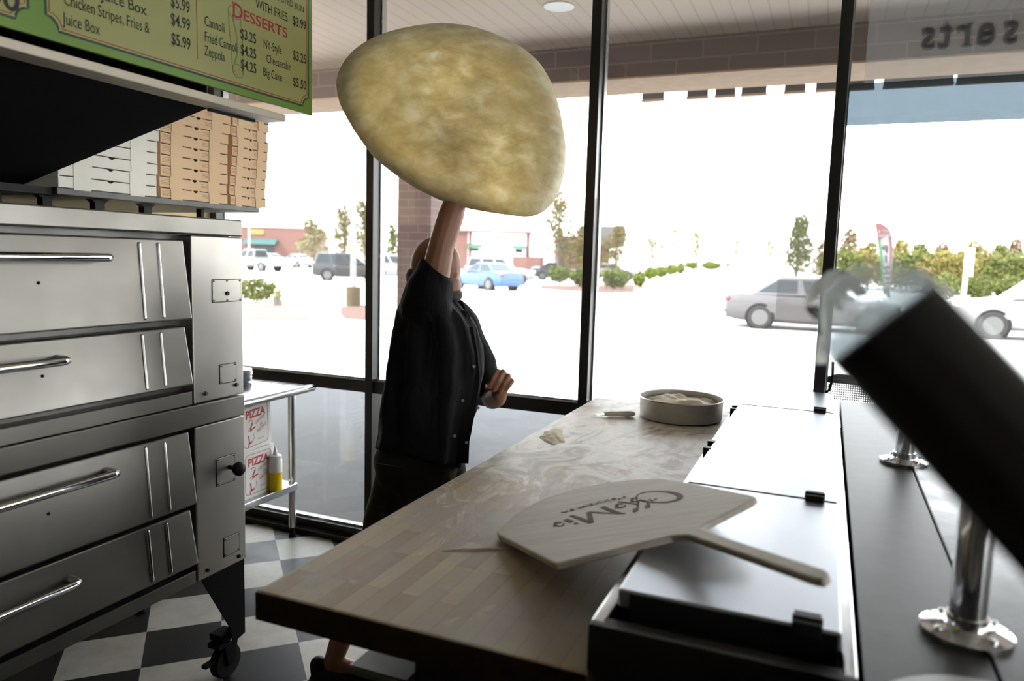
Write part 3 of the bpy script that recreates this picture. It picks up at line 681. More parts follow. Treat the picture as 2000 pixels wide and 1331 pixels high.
ordn = ['bottom', 'second', 'third', 'fourth', 'fifth', 'sixth', 'seventh', 'eighth', 'ninth', 'tenth']
def stack(W, D, m, yc, n, what, group, printed):
    first = None
    for k in range(n):
        lab = ('%s box in the %s' % (ordn[k], what)) if k == 0 else (('topmost box in the %s' % what) if k == n - 1 else '%s box from the bottom in the %s' % (ordn[k], what))
        if first is None: first = o = pizza_box(W, D, m, lab, group, printed)
        else: o = copy_tree(first); o['label'] = lab
        o.location = (-2.50, yc + rnd.uniform(-0.007, 0.007) + 0.003 * k, 1.877 + 0.0441 * k)
stack(0.415, 0.40, 'white_box', 2.022, 8, 'stack of white pizza boxes on the shelf', 'white pizza boxes on the shelf', False)
stack(0.365, 0.36, 'kraft', 2.424, 10, 'middle stack of brown pizza boxes on the shelf', 'medium brown pizza boxes on the shelf', True)
stack(0.230, 0.23, 'kraft', 2.738, 10, 'narrow stack of brown pizza boxes nearest the window', 'small brown pizza boxes on the shelf', True)

# ================================================================== steel work table at the window
st = thing('steel_table', 'stainless work table in the corner beside the oven and window', 'table', (-3.0, 2.9, 0))
tb = B(); tb.box(-3.42, -2.69, 2.25, 3.46, 0.885, 0.908); tb.obj('tabletop', 'steel', st, bev=0.004)
B().cyl((-2.70, 2.25, 0.892), (-2.70, 3.462, 0.892), 0.021, 0.021, 18).ball((-2.70, 3.462, 0.892), 0.021, 14).obj('rolled_edge', 'steel', st, smooth=True)
B().box(-3.40, -2.735, 2.30, 3.37, 0.305, 0.345).obj('under_shelf', 'steel', st, bev=0.003)
for x, y in ((-2.80, 3.40), (-2.80, 2.35), (-3.36, 3.40), (-3.36, 2.35)):
    lg = B().cyl((x, y, 0.06), (x, y, 0.885), 0.0215, 0.0215, 18).obj('leg', 'steel', st, smooth=True)
    B().lathe((x, y, 0), [(0.02, 0), (0.022, 0.005), (0.013, 0.035), (0.015, 0.062)], 16).obj('foot', 'black_rubber', lg, smooth=True)
# plates
def dish(label):
    t = thing('plate', label, 'plate', (0, 0, 0), 0, 'plates stacked on the steel table')
    B().lathe((0, 0, 0), [(0.0, 0), (0.06, 0), (0.075, 0.004), (0.115, 0.014), (0.118, 0.016), (0.114, 0.0165), (0.075, 0.007), (0.0, 0.004)], 40).obj('dish', 'dish', t, smooth=True)
    B().lathe((0, 0, 0), [(0.1178, 0.0154), (0.1188, 0.016), (0.1178, 0.0167)], 40).obj('rim_band', 'dish_dark', t, smooth=True)
    return t
pf = None
for k in range(8):
    lab = 'plate at the bottom of the stack on the steel table' if k == 0 else ('top plate of the stack on the steel table' if k == 7 else '%s plate from the bottom of the stack on the steel table' % ordn[k])
    if pf is None: pf = o = dish(lab)
    else: o = copy_tree(pf); o['label'] = lab
    o.location = (-3.13 + rnd.uniform(-.004, .004), 3.27, 0.9085 + 0.009 * k)
# printed pizza boxes standing on edge on the under shelf
def printed_box(label):
    t = thing('pizza_box', label, 'box', (0, 0, 0), 0, 'printed pizza boxes under the steel table')
    W, Hh, D = 0.262, 0.262, 0.045
    B().box(-D, 0, -W / 2, W / 2, 0, Hh).obj('carton', 'box_face', t, bev=0.002)
    B().box(-D - 0.001, -D + 0.012, -W / 2 - 0.002, -W / 2, 0.04, 0.22).obj('side_flap', 'white_box', t)
    p = B(); X = 0.0006
    rr = rounded(-0.105, 0.105, 0.022, 0.24, 0.025, 5)
    p.ribbon([(X - 0.0006, y, z) for y, z in rr], 0.0028, (1, 0, 0), 0.0006, True)
    p.text('PIZZA', (X, -0.085, 0.178), (0, 1, 0), (0, 0, 1), 0.062, width=0.165, bold=0.03, t=0.0002)
    p.text('OVEN FRESH', (X, -0.005, 0.135), (0, 1, 0.35), (0, -0.35, 1), 0.022, width=0.085, t=0.0002)
    p.text('AND', (X, 0.035, 0.118), (0, 1, 0.35), (0, -0.35, 1), 0.018, width=0.024, t=0.0002)
    p.text('DELICIOUS', (X, 0.008, 0.085), (0, 1, 0.35), (0, -0.35, 1), 0.024, width=0.085, t=0.0002)
    p.text('THANK YOU', (X, 0.01, 0.046), (0, 1, 0), (0, 0, 1), 0.013, width=0.055, t=0.0002)
    def Q(pts, w): p.ribbon([(X, y, z) for y, z in pts], w, (1, 0, 0), 0.0003)
    # plain figure in an apron holding a tray
    Q([(-0.062, 0.158), (-0.045, 0.168), (-0.026, 0.160), (-0.030, 0.140), (-0.052, 0.120)], 0.004); Q([(-0.030, 0.150), (-0.050, 0.116)], 0.010)
    Q([(-0.050, 0.112), (-0.005, 0.122)], 0.008); Q([(-0.07, 0.118), (-0.055, 0.104), (-0.035, 0.110)], 0.003)
    Q([(-0.066, 0.085), (-0.060, 0.055), (-0.068, 0.022)], 0.008); Q([(-0.066, 0.040), (-0.035, 0.048)], 0.010); Q([(-0.022, 0.09), (-0.018, 0.06), (-0.028, 0.05)], 0.002)
    p.obj('printing', 'box_red', t)
    return t
b1 = printed_box('lower printed pizza box standing on edge behind the oil bottle'); b1.location = (-2.775, 3.095, 0.345); b1.rotation_euler = (0, 0, 0.04)
b2 = copy_tree(b1); b2['label'] = 'upper printed pizza box standing on edge under the tabletop'; b2.location = (-2.778, 3.085, 0.608); b2.rotation_euler = (0.03, 0, 0.10)
b3 = copy_tree(b1); b3['label'] = 'printed pizza box half hidden behind the oven side, lower row'; b3.location = (-2.86, 2.93, 0.345)
b4 = copy_tree(b1); b4['label'] = 'printed pizza box half hidden behind the oven side, upper row'; b4.location = (-2.862, 2.925, 0.608)
ob = thing('oil_bottle', 'clear squeeze bottle half full of yellow oil on the under shelf', 'bottle', (-2.755, 3.20, 0.345))
c0 = Vector((-2.755, 3.205, 0.346))
ol = B().lathe(c0, [(0.0, 0), (0.034, 0), (0.0375, 0.004), (0.0375, 0.105), (0.0, 0.105)], 28).obj('oil_fill', 'oil', ob, smooth=True)
B().lathe(c0, [(0.0, 0.1055), (0.0375, 0.1055), (0.0375, 0.172), (0.034, 0.180), (0.0, 0.180)], 28).obj('bottle_top', 'squeeze', ob, smooth=True)
B().lathe(c0, [(0.034, 0.1805), (0.035, 0.183), (0.034, 0.198), (0.014, 0.203), (0.008, 0.235), (0.003, 0.25), (0.0, 0.25)], 24).obj('nozzle_cap', 'pale_plastic', ob, smooth=True)

# ================================================================== butcher block table
bt = thing('butcher_block_table', 'long floured butcher block table beside the steel prep unit', 'table', (-0.66, 2.3, 0))
B().box(-1.007, -0.318, 1.112, 3.48, 0.94, 1.0).obj('tabletop', 'wood', bt, bev=0.004)
B().box(-1.0065, -0.3185, 1.1085, 1.112, 0.941, 0.997).obj('end_face', 'end_grain_shaded', bt)
B().box(-0.72, -0.36, 1.25, 3.40, 0.80, 0.94).obj('apron', 'black', bt)
for x, y in ((-0.70, 1.27), (-0.38, 1.27), (-0.70, 3.36), (-0.38, 3.36)):
    lg = B().box(x - 0.025, x + 0.025, y - 0.025, y + 0.025, 0.0, 0.80).obj('leg', 'iron', bt, bev=0.004)
ub = thing('under_table_bin', 'dark bin standing under the near end of the wooden table', 'bin', (-0.79, 1.33, 0))
B().box(-0.87, -0.735, 1.24, 1.55, 0.02, 0.79).obj('bin_body', 'iron', ub, bev=0.006)
B().box(-0.875, -0.73, 1.235, 1.555, 0.79, 0.81).obj('bin_lid', 'dark_steel', ub, bev=0.005)

# round pan of flour
pn = thing('flour_pan', 'round aluminium pan full of flour on the wooden table', 'pan', (-0.56, 3.20, 1.0))
c0 = Vector((-0.548, 3.215, 1.001)); R = 0.178
B().lathe(c0, [(0, 0), (R - 0.012, 0), (R - 0.004, 0.006), (R, 0.085), (R + 0.007, 0.089), (R + 0.006, 0.093), (R - 0.003, 0.091), (R - 0.006, 0.01), (0, 0.006)], 64).obj('pan_body', 'pan_metal', pn, smooth=True)
fb = B(); rings = []
for i in range(13):
    r = (R - 0.008) * i / 12; rg = []
    for k in range(48):
        a = 2 * math.pi * k / 48; x, y = r * math.cos(a), r * math.sin(a)
        z = 0.066 + 0.030 * noise.noise(Vector((x * 8 + 3, y * 8, 0))) + 0.012 * noise.noise(Vector((x * 28, y * 28, 2))) + 0.012 * (1 - i / 12)
        rg.append(c0 + Vector((x, y, z if i < 12 else min(z, 0.07))))
    rings.append(rg)
fb.loft(rings, caps=False); fb.obj('flour_heap', 'flour_pale', pn, smooth='all', keep=False)
sc = thing('dough_knife', 'short bench knife with a white handle lying beside the flour pan', 'knife', (-0.82, 3.07, 1.0))
d = Vector((0.165, 0.10, 0)).normalized(); n = Vector((-d.y, d.x, 0)); p0 = Vector((-0.845, 3.06, 1.0))
sec = [(-0.0, 0.008, 0.007), (0.02, 0.014, 0.012), (0.06, 0.013, 0.012), (0.10, 0.015, 0.013), (0.125, 0.014, 0.012), (0.135, 0.008, 0.007)]
B().loft([[p0 + d * s_ + n * (w * math.cos(2 * math.pi * k / 14)) + Vector((0, 0, 0.0135 + h_ * math.sin(2 * math.pi * k / 14))) for k in range(14)] for s_, w, h_ in sec]).obj('handle', 'handle_white', sc, smooth=True)
B().prism([p0 + d * 0.005 + n * 0.012 + Vector((0, 0, 0.012)), p0 + d * 0.005 - n * 0.012 + Vector((0, 0, 0.012)), p0 - d * 0.06 - n * 0.004 + Vector((0, 0, 0.004)), p0 - d * 0.06 + n * 0.002 + Vector((0, 0, 0.004))], (0, 0, 0.0018)).obj('blade', 'steel', sc)
# flour drifts
def drift(label, c, rx, ry, h, seed, rz=0.0):
    b = B(); rings = []
    for i in range(9):
        f = i / 8; rg = []
        for k in range(36):
            a = 2 * math.pi * k / 36; wob = 1 + 0.5 * noise.noise(Vector((math.cos(a) * 1.7 + seed, math.sin(a) * 1.7, seed)))
            x, y = rx * f * math.cos(a) * wob, ry * f * math.sin(a) * wob
            z = h * (1 - f ** 2) * (0.6 + 0.8 * abs(noise.noise(Vector((x * 25 + seed, y * 25, 0))))) + 0.0008
            rg.append(Vector((c[0] + x * math.cos(rz) - y * math.sin(rz), c[1] + x * math.sin(rz) + y * math.cos(rz), 1.0 + (z if i < 8 else 0.0002))))
        rings.append(rg)
    b.loft(rings, caps=False); o = b.obj('flour_drift', 'flour_pale', smooth='all'); tag(o, label, 'flour', 'flour drifts on the wooden table'); return o
drift('low drift of flour at the table edge near the person', (-0.92, 2.62), 0.045, 0.12, 0.010, 1.0, 0.3)
drift('thin ridge of flour close to the pizza peel', (-0.70, 1.50), 0.075, 0.008, 0.006, 9.0, 0.55)
drift('scatter of flour just in front of the flour pan', (-0.50, 2.97), 0.09, 0.025, 0.005, 12.0, 0.2)

# ================================================================== stainless prep unit
pu = thing('prep_table', 'stainless refrigerated prep unit with hinged lids between table and black counter', 'prep table', (-0.11, 2.3, 0))
X0, X1, Y0, Y1, ZR = -0.312, 0.079, 1.10, 3.47, 1.10
B().box(X0 + 0.012, X1 - 0.012, Y0 + 0.015, Y1 - 0.015, 0.02, 1.055).obj('cabinet', 'shaded_steel', pu, bev=0.004)
r = B(); r.box(X0, X0 + 0.022, Y0 + 0.001, Y1, 1.02, ZR).box(X1 - 0.020, X1, Y0 + 0.001, Y1, 1.02, ZR).box(X0 + 0.022, X1 - 0.02, Y1 - 0.02, Y1, 1.02, ZR)
r.obj('rim', 'steel', pu, bev=0.003); B().box(X0, X1, Y0 - 0.014, Y0, 1.02, ZR).box(X0 + 0.022, X1 - 0.02, Y0, Y0 + 0.020, 1.02, ZR - 0.001).obj('front_rim', 'shaded_steel', pu, bev=0.002)
LID = [(1.175, 1.842), (1.850, 2.992), (3.0, 3.462)]
for i, (a, b) in enumerate(LID):
    k = B(); k.box(-0.2885, 0.058, a, b, 1.094, 1.126)
    ld = k.obj('lid', 'lid_steel', pu, bev=0.004)
    B().box(-0.268, 0.052, a - 0.0015, a + 0.0005, 1.060, 1.122).obj('lid_gasket', 'black', ld)
    h = B(); h.box(-0.012, 0.028, a - 0.02, a + 0.025, 1.118, 1.140).cyl((-0.014, a, 1.132), (0.030, a, 1.132), 0.012, 0.012, 12)
    h.obj('lid_hinge', 'black', ld, bev=0.002)
    if i == 1:
        for yy in (2.945, 2.885, 2.315, 2.225): B().box(-0.3055, -0.2840, yy - 0.011, yy + 0.011, 1.0995, 1.1285).obj('hinge_clip', 'black', ld)
B().box(-0.272, 0.058, Y0 + 0.024, 1.172, 1.06, 1.075).obj('front_channel', 'black', pu)

# ------------------------------------------------------------------ pizza peel leaning on the prep unit
P1 = atz(970, 1040, 1.0155)
sl_ = (1.1445 - P1.z) / (-0.29 - P1.x)
pnrm = Vector((-sl_, 0, 1)).normalized()
def onp(px, py):
    v = ray(px, py); return EYE + v * ((P1 - EYE).dot(pnrm) / v.dot(pnrm))
pe = thing('pizza_peel', 'wooden pizza peel with burned lettering leaning across table and prep unit', 'pizza peel', tuple(P1))
pa = [onp(*q) for q in ((970, 1040), (974, 1046), (1085, 1101), (1100, 1098), (1260, 1059), (1310, 1047), (1345, 1045), (1585, 1128), (1606, 1132), (1620, 1122), (1614, 1113), (1395, 1042), (1368, 1031), (1378, 1024), (1470, 977), (1477, 971), (1466, 967), (1340, 942), (1290, 935), (1235, 937), (1175, 945), (1120, 956), (1060, 974), (1010, 1002))]
B().prism(pa, -pnrm * 0.014).obj('paddle', 'peel', pe, bev=0.004, seg=3)
# burned lettering: reads from the table's far side
xd = (onp(1095, 1030) - onp(1320, 965)).normalized(); yd = pnrm.cross(xd)
pb = B(); e = pnrm * 0.0005
def PT(s_, px, py, size, width, bold=0.0): pb.text(s_, onp(px, py) + e, xd, yd, size, width=width, bold=bold, t=0.0004)
def PS(pts, w): pb.ribbon([onp(*q) + e for q in pts], w, pnrm, 0.0005)
W1, W2 = 0.006, 0.011
PS([(1115, 1008), (1134, 1014), (1155, 1022)], 0.010); PS([(1155, 1022), (1152, 1010), (1150, 1001)], 0.013); PS([(1150, 1001), (1180, 1003), (1210, 1004), (1221, 1004)], W1); PS([(1210, 1004), (1190, 997), (1176, 991)], 0.011)
PS([(1286 + 43 * math.cos(t), 971.5 - 11 * math.sin(t)) for t in [math.radians(-150 + 12 * k) for k in range(29)]], [0.004 + 0.010 * max(0, math.cos(math.radians(-150 + 12 * k))) for k in range(29)])
def arcl(cx_, cy_, rx, ry, a0, a1, w): PS([(cx_ + rx * math.cos(math.radians(a0 + (a1 - a0) * k / 10)), cy_ + ry * math.sin(math.radians(a0 + (a1 - a0) * k / 10))) for k in range(11)], w)
for cx_, cy_ in ((1212, 989), (1242, 977.5), (1092, 1025)):
    arcl(cx_, cy_, 9, 3.6, -20, 300, W1); PS([(cx_ - 8, cy_ + 4), (cx_ - 6, cy_ - 4)], 0.008)
PS([(1282, 975), (1275, 980), (1268, 976), (1262, 981), (1256, 978)], W1)
PS([(1104, 1016), (1118, 1020.5)], 0.012); PS([(1123, 1023), (1127, 1024.5)], 0.008); PS([(1208, 981), (1232, 984), (1246, 986), (1245, 994)], 0.006); PS([(1243, 975), (1247, 984)], 0.005); PS([(1266, 980), (1266, 987)], 0.005)
for cx_, cy_ in ((1241.6, 997), (1265, 990)): PS([(cx_ - 5.5, cy_ + 1.2), (cx_ + 5.5, cy_ - 1.2)], 0.027)
for ch, px, py in (('P', 1222, 969), ('I', 1205, 972), ('Z', 1190, 975), ('Z', 1174, 979), ('E', 1158, 983), ('R', 1142, 988), ('I', 1124, 993), ('A', 1110, 997)): PT(ch, px, py, 0.034, 0.010 if ch == 'I' else 0.022, 0.01)
pb.obj('burned_lettering', 'peel_burn', pe)

# ================================================================== black counter on the right, posts, tilted tube
bc = thing('black_counter', 'glossy black counter running along the right of the prep unit', 'counter', (0.65, 1.6, 0))
B().box(0.086, 0.262, -0.6, 3.46, 1.062, 1.100).obj('inner_ledge', 'granite_ledge', bc, bev=0.003)
B().box(0.2635, 1.25, -0.6, 3.46, 1.060, 1.103).obj('countertop', 'granite', bc, bev=0.003)
B().box(0.10, 1.20, -0.55, 3.42, 0.0, 1.060).obj('counter_base', 'black', bc)
def post(label):
    t = thing('counter_post', label, 'post', (0, 0, 0), 0, 'chrome posts on the black counter')
    B().lathe((0, 0, 0), [(0.0, 0), (0.066, 0), (0.066, 0.006), (0.045, 0.012), (0.031, 0.014), (0.031, 0.03), (0.0, 0.03)], 36).obj('flange', 'chrome', t, smooth=True)
    B().lathe((0, 0, 0.02), [(0.0, 0), (0.0265, 0), (0.0265, 0.32), (0.024, 0.332), (0.0, 0.336)], 32).obj('tube', 'chrome', t, smooth=True)
    s_ = B()
    for a in range(4): s_.ball((0.052 * math.cos(a * 1.571 + 0.6), 0.052 * math.sin(a * 1.571 + 0.6), 0.010), 0.006, 8)
    s_.obj('flange_screws', 'chrome', t, smooth=True)
    return t
p1 = post('nearer chrome post with round flange on the black counter'); p1.location = (0.2405, 1.317, 1.1035)
p2 = copy_tree(p1); p2['label'] = 'farther chrome post with round flange on the black counter'; p2.location = (0.2455, 2.436, 1.1035)
tray = thing('round_tray', 'dark round tray at the near corner of the black counter', 'tray', (0.20, 0.95, 1.10))
B().lathe((0.235, 0.970, 1.1035), [(0, 0), (0.13, 0), (0.145, 0.006), (0.150, 0.022), (0.147, 0.023), (0.140, 0.010), (0, 0.006)], 48).obj('tray_body', 'iron', tray, smooth=True)
B().lathe((0.235, 0.970, 1.1255), [(0.1475, 0), (0.1515, 0.001), (0.1485, 0.003)], 48).obj('tray_rim', 'shelf_steel', tray, smooth=True)
tb_ = thing('tilted_tube_stand', 'thick black tube tilted up from the black counter in the foreground', 'lamp arm', (0.56, 0.50, 1.103))
a0 = at(1713, 622, 0.42); a1 = at(2100, 1032, 0.378); dr = (a1 - a0).normalized(); ln = (a0.z - 1.145) / -dr.z; a1 = a0 + dr * ln
B().cyl(a0 + dr * 0.004, a1, 0.0352, 0.0352, 48).obj('tube', 'black_tube', tb_, smooth=True)
B().lathe(a0, [(0.0340, -0.008), (0.0358, -0.008), (0.0358, 0.006), (0.0340, 0.006), (0.0340, -0.008)], 48, dr).obj('end_ring', 'clear_plastic', tb_, smooth=True)
B().lathe((a1.x, a1.y, 1.103), [(0, 0), (0.085, 0), (0.085, 0.012), (0.05, 0.02), (0.046, 0.06), (0, 0.062)], 36).obj('base', 'iron', tb_, smooth=True)
q0 = at(1715, 621, 0.42); q1 = at(1690, 612, 0.56); q2 = at(1650, 592, 0.82)
nk = B().tube([q0, q0.lerp(q1, 0.5), q1, q2], [0.033, 0.021, 0.009, 0.006], 24).obj('neck', 'clear_plastic', tb_, smooth='all')
def quad(b, pts, d, th):  # slab through picture points at depth d
    ps = [at(x, y, d) for x, y in pts]; b.prism(ps, FW * th)
k = B(); quad(k, [(1640, 527), (1655, 528), (1700, 572), (1686, 580)], 0.83, 0.018); quad(k, [(1610, 568), (1642, 545), (1660, 560), (1650, 607)], 0.835, 0.018); quad(k, [(1583, 598), (1606, 598), (1604, 625), (1592, 612)], 0.835, 0.018)
k.obj('clamp_jaws', 'black', tb_, bev=0.001)
k = B(); quad(k, [(1582, 596), (1608, 565), (1648, 527), (1632, 526), (1604, 550), (1590, 575)], 0.832, 0.02); quad(k, [(1607, 570), (1655, 532), (1660, 538), (1614, 577)], 0.828, 0.005)
k.obj('clamp_plate', 'frost', tb_, bev=0.001)
k = B(); quad(k, [(1605, 572), (1614, 572), (1616, 655), (1606, 655)], 0.83, 0.003); quad(k, [(1600, 656), (1618, 656), (1614, 712), (1592, 712)], 0.833, 0.004)
k.obj('hanging_strip', 'frost', tb_)
cr = B(); cr.tube([at(1627, 708, 3.25), at(1626, 740, 3.28), at(1620, 762, 3.30), at(1612, 768, 3.31)], 0.006, 8)
o = cr.obj('power_cord', 'black_rubber', smooth='all'); tag(o, 'short black cord hanging by the window post above the prep unit', 'cord')

# ================================================================== the pizza maker
D0 = 2.82
def pp(px, py, w=0.0): return at(px, py, D0 - w)
man = thing('person', 'person in black shirt and dark shorts tossing pizza dough with raised arm', 'person', (-1.42, 2.45, 0.0))
WD = Vector((0.39, -0.92, 0)); UD = Vector((0.92, 0.39, 0))
b = B()
# torso under the shirt
for (x0, x1, py, hw) in ((760, 885, 905, 0.13), (762, 905, 850, 0.15), (766, 915, 760, 0.15), (785, 905, 680, 0.16), (800, 885, 620, 0.17), (815, 880, 590, 0.15)):
    c = pp((x0 + x1) / 2, py); b.ball(c, 1, 18, Matrix((UD * ((x1 - x0) / 2 / 513), WD * hw, Vector((0, 0, 0.10)))).transposed())
b.cap(pp(842, 600), pp(852, 565), 0.062, 0.058)                       # neck
hc = pp(851, 532)
hm = Matrix((UD * 0.097, WD * 0.076, Vector((0, 0, 0.112)))).transposed()
b.ball(hc + Vector((0, 0, 0.022)), 1, 24, hm)
b.ball(pp(868, 560), 1, 18, Matrix((UD * 0.066, WD * 0.060, Vector((0, 0, 0.062)))).transposed())   # jaw
b.cap(pp(887, 545), pp(896, 556), 0.011, 0.013)                        # nose
b.cap(pp(888, 536, 0.03), pp(888, 536, -0.03), 0.014, 0.014)           # brow
b.cap(pp(893, 572, 0.02), pp(893, 572, -0.02), 0.009, 0.009)           # lips
for s_ in (1, -1): b.ball(pp(848, 545, 0.078 * s_), 1, 12, Matrix((UD * 0.022, WD * 0.010, Vector((0, 0, 0.034)))).transposed())
b.ball(pp(806, 548, 0.0), 1, 12, Matrix((UD * 0.012, WD * 0.03, Vector((0, 0, 0.03)))).transposed())
# raised right arm
SHR, ELR, WRR = pp(838, 600, 0.15), pp(862, 480, 0.17), pp(903, 352, 0.165)
b.cap(SHR, ELR, 0.060, 0.046); b.cap(ELR, ELR.lerp(WRR, 0.45), 0.046, 0.047); b.cap(ELR.lerp(WRR, 0.45), WRR, 0.047, 0.032)
HR = pp(908, 312, 0.150); b.cap(WRR, HR, 0.030, 0.038)
vx, vy = UD, Vector((0, 0, 1)).cross(UD)
for k, (dx, ln_) in enumerate(((-0.033, 0.068), (-0.011, 0.078), (0.011, 0.073), (0.033, 0.058))):
    f0 = HR + UD * dx + Vector((0, 0, 0.03)); f1 = f0 + Vector((0, 0, ln_ * 0.55)) + UD * dx * 0.4; f2 = f1 + Vector((0, 0, ln_ * 0.40)) - WD * 0.006
    b.cap(f0, f1, 0.0105, 0.0095, 10); b.cap(f1, f2, 0.0095, 0.0082, 10)
b.cap(HR - UD * 0.03, HR - UD * 0.062 + Vector((0, 0, 0.03)), 0.013, 0.011, 10); b.cap(HR - UD * 0.062 + Vector((0, 0, 0.03)), HR - UD * 0.070 + Vector((0, 0, 0.058)), 0.011, 0.009, 10)
# left arm: elbow low, fist in front of the belly
SHL, ELL, WRL = pp(880, 605, -0.20), pp(962, 778, -0.24), pp(975, 770, -0.02)
b.cap(SHL, ELL, 0.060, 0.046); b.cap(ELL, ELL.lerp(WRL, 0.4), 0.046, 0.047); b.cap(ELL.lerp(WRL, 0.4), WRL, 0.046, 0.031)
b.ball(pp(978, 748, 0.005), 1, 14, Matrix((UD * 0.043, WD * 0.026, Vector((0, 0, 0.040)))).transposed()); b.cap(WRL, pp(978, 752, 0.0), 0.031, 0.032)
def z8(x, y): return 920 + x / 11.09, 690 + y / 11.09
for (kx, ky), (tx_, ty_), rr in (((565, 395), (385, 740), 0.0108), ((690, 410), (490, 800), 0.0112), ((810, 500), (620, 850), 0.0110), ((890, 610), (760, 790), 0.0098)):
    kx, ky = z8(kx, ky); tx_, ty_ = z8(tx_, ty_)
    b.cap(pp(kx, ky, -0.01), pp(kx, ky, 0.030), rr * 1.05, rr, 10)
    b.cap(pp(kx, ky, 0.030), pp((kx + tx_) / 2, (ky + ty_) / 2, 0.040), rr, rr * 0.95, 10); b.cap(pp((kx + tx_) / 2, (ky + ty_) / 2, 0.040), pp(tx_, ty_, 0.030), rr * 0.95, rr * 0.86, 10)
x_, y_ = z8(500, 620); x2, y2 = z8(330, 740)
b.cap(pp(x_, y_, 0.0), pp((x_ + x2) / 2 - 2, (y_ + y2) / 2, 0.018), 0.013, 0.0115, 10); b.cap(pp((x_ + x2) / 2 - 2, (y_ + y2) / 2, 0.018), pp(x2, y2, 0.026), 0.0115, 0.010, 10)
# legs
HPR, HPL = Vector((-1.425, 2.41, 0.90)), Vector((-1.40, 2.58, 0.90))
KNR, ANR = Vector((-1.525, 2.31, 0.50)), Vector((-1.672, 2.262, 0.085))
KNL, ANL = Vector((-1.33, 2.62, 0.49)), Vector((-1.33, 2.64, 0.085))
for hp, kn, an in ((HPR, KNR, ANR), (HPL, KNL, ANL)):
    b.cap(hp, kn, 0.088, 0.060); cf = kn.lerp(an, 0.30) - UD * 0.012; b.cap(kn, cf, 0.056, 0.058); b.cap(cf, an, 0.056, 0.036)
    b.cap(an, an + UD * 0.14 + Vector((0, 0, -0.045)), 0.036, 0.028); b.ball(an - UD * 0.03 + Vector((0, 0, -0.045)), 0.032, 12)
def remesh(o, vox, sm=4):
    r_ = o.modifiers.new('remesh', 'REMESH'); r_.mode = 'VOXEL'; r_.voxel_size = vox; r_.use_smooth_shade = True
    s_ = o.modifiers.new('smooth', 'SMOOTH'); s_.iterations = sm; s_.factor = 0.5; return o
remesh(b.obj('body', 'skin', man, keep=True), 0.0042, 3)
# eyes, hair, beard
for s_ in (1, -1): B().ball(pp(881, 543, 0.034 * s_), 0.0105, 12).obj('eye', 'eye', man, smooth='all')
h = B()
for k in range(9):
    a = math.radians(-100 + 25 * k)
    h.ball(hc + UD * (-0.080 * math.cos(a) - 0.012) + WD * (0.070 * math.sin(a)) + Vector((0, 0, -0.022)), 1, 10, Matrix((UD * 0.022, WD * 0.022, Vector((0, 0, 0.036)))).transposed())
remesh(h.obj('hair', 'hair', man, keep=True), 0.005, 2)
h = B(); h.ball(pp(882, 576, 0), 1, 14, Matrix((UD * 0.044, WD * 0.050, Vector((0, 0, 0.030)))).transposed()).cap(pp(893, 566, 0.022), pp(893, 566, -0.022), 0.007, 0.007)
for s_ in (1, -1): h.cap(pp(880, 572, 0.045 * s_), pp(858, 552, 0.066 * s_), 0.013, 0.010)
remesh(h.obj('beard', 'hair', man, keep=True), 0.005, 2)
for (x, y, ww) in ((365, 745, 0.038),):
    x, y = z8(x - 40, y - 30); B().ball(pp(x, y, ww), 1, 10, Matrix((UD * 0.005, WD * 0.003, Vector((0, 0, 0.007)))).transposed()).obj('thumb_nail', 'nail', man, smooth='all')
# shirt
s = B(); rings = []
def pring(x0, x1, py0, py1, hw, n=40, e=0.80):
    r_ = []
    for k in range(n):
        t = 2 * math.pi * k / n; cu, sw = math.cos(t), math.sin(t)
        cu = math.copysign(abs(cu) ** e, cu); sw = math.copysign(abs(sw) ** e, sw)
        px = (x0 + x1) / 2 + cu * (x1 - x0) / 2; py = (py0 + py1) / 2 + cu * (py1 - py0) / 2
        fold = 0.010 * math.sin(t * 9 + py0 * 0.012) + 0.006 * math.sin(t * 5 + 1)
        r_.append(pp(px, py, hw * sw) + (UD * cu + WD * sw) * (fold - 0.006))
    return r_
for q in ((730, 904, 878, 914, 0.205), (735, 914, 850, 872, 0.200), (740, 925, 815, 822, 0.197), (745, 936, 775, 775, 0.195), (750, 940, 735, 735, 0.195), (757, 941, 700, 700, 0.198),
          (764, 938, 665, 670, 0.20), (770, 930, 638, 642, 0.205), (774, 918, 612, 622, 0.205), (782, 900, 592, 604, 0.190), (796, 888, 575, 590, 0.160), (808, 882, 560, 582, 0.11), (814, 880, 556, 578, 0.075)):
    rings.append(pring(*q))
s.loft(rings)
# right sleeve follows the raised arm
def sring(cx_, cy_, dx, dy, w, hw, n=28): return [pp(cx_ + math.cos(2 * math.pi * k / n) * dx, cy_ + math.cos(2 * math.pi * k / n) * dy, w + math.sin(2 * math.pi * k / n) * hw) for k in range(n)]
s.loft([sring(832, 640, 52, 8, 0.08, 0.10), sring(831, 605, 50, 14, 0.14, 0.10), sring(838, 563, 42, 20, 0.16, 0.092), sring(853, 526, 30, 23, 0.165, 0.080)])
# left sleeve, to the elbow
s.tube([pp(870, 620, -0.14), pp(892, 640, -0.20), pp(925, 700, -0.225), pp(946, 752, -0.235), pp(952, 768, -0.237)], [0.095, 0.092, 0.080, 0.074, 0.074], 22)
sh_ = remesh(s.obj('shirt', 'shirt', man, keep=True), 0.007, 3)
tx_ = bpy.data.textures.new('cloth_folds', 'CLOUDS'); tx_.noise_scale = 0.11; tx_.noise_depth = 1
dm = sh_.modifiers.new('folds', 'DISPLACE'); dm.texture = tx_; dm.strength = 0.022; dm.mid_level = 0.5; dm.texture_coords = 'LOCAL'
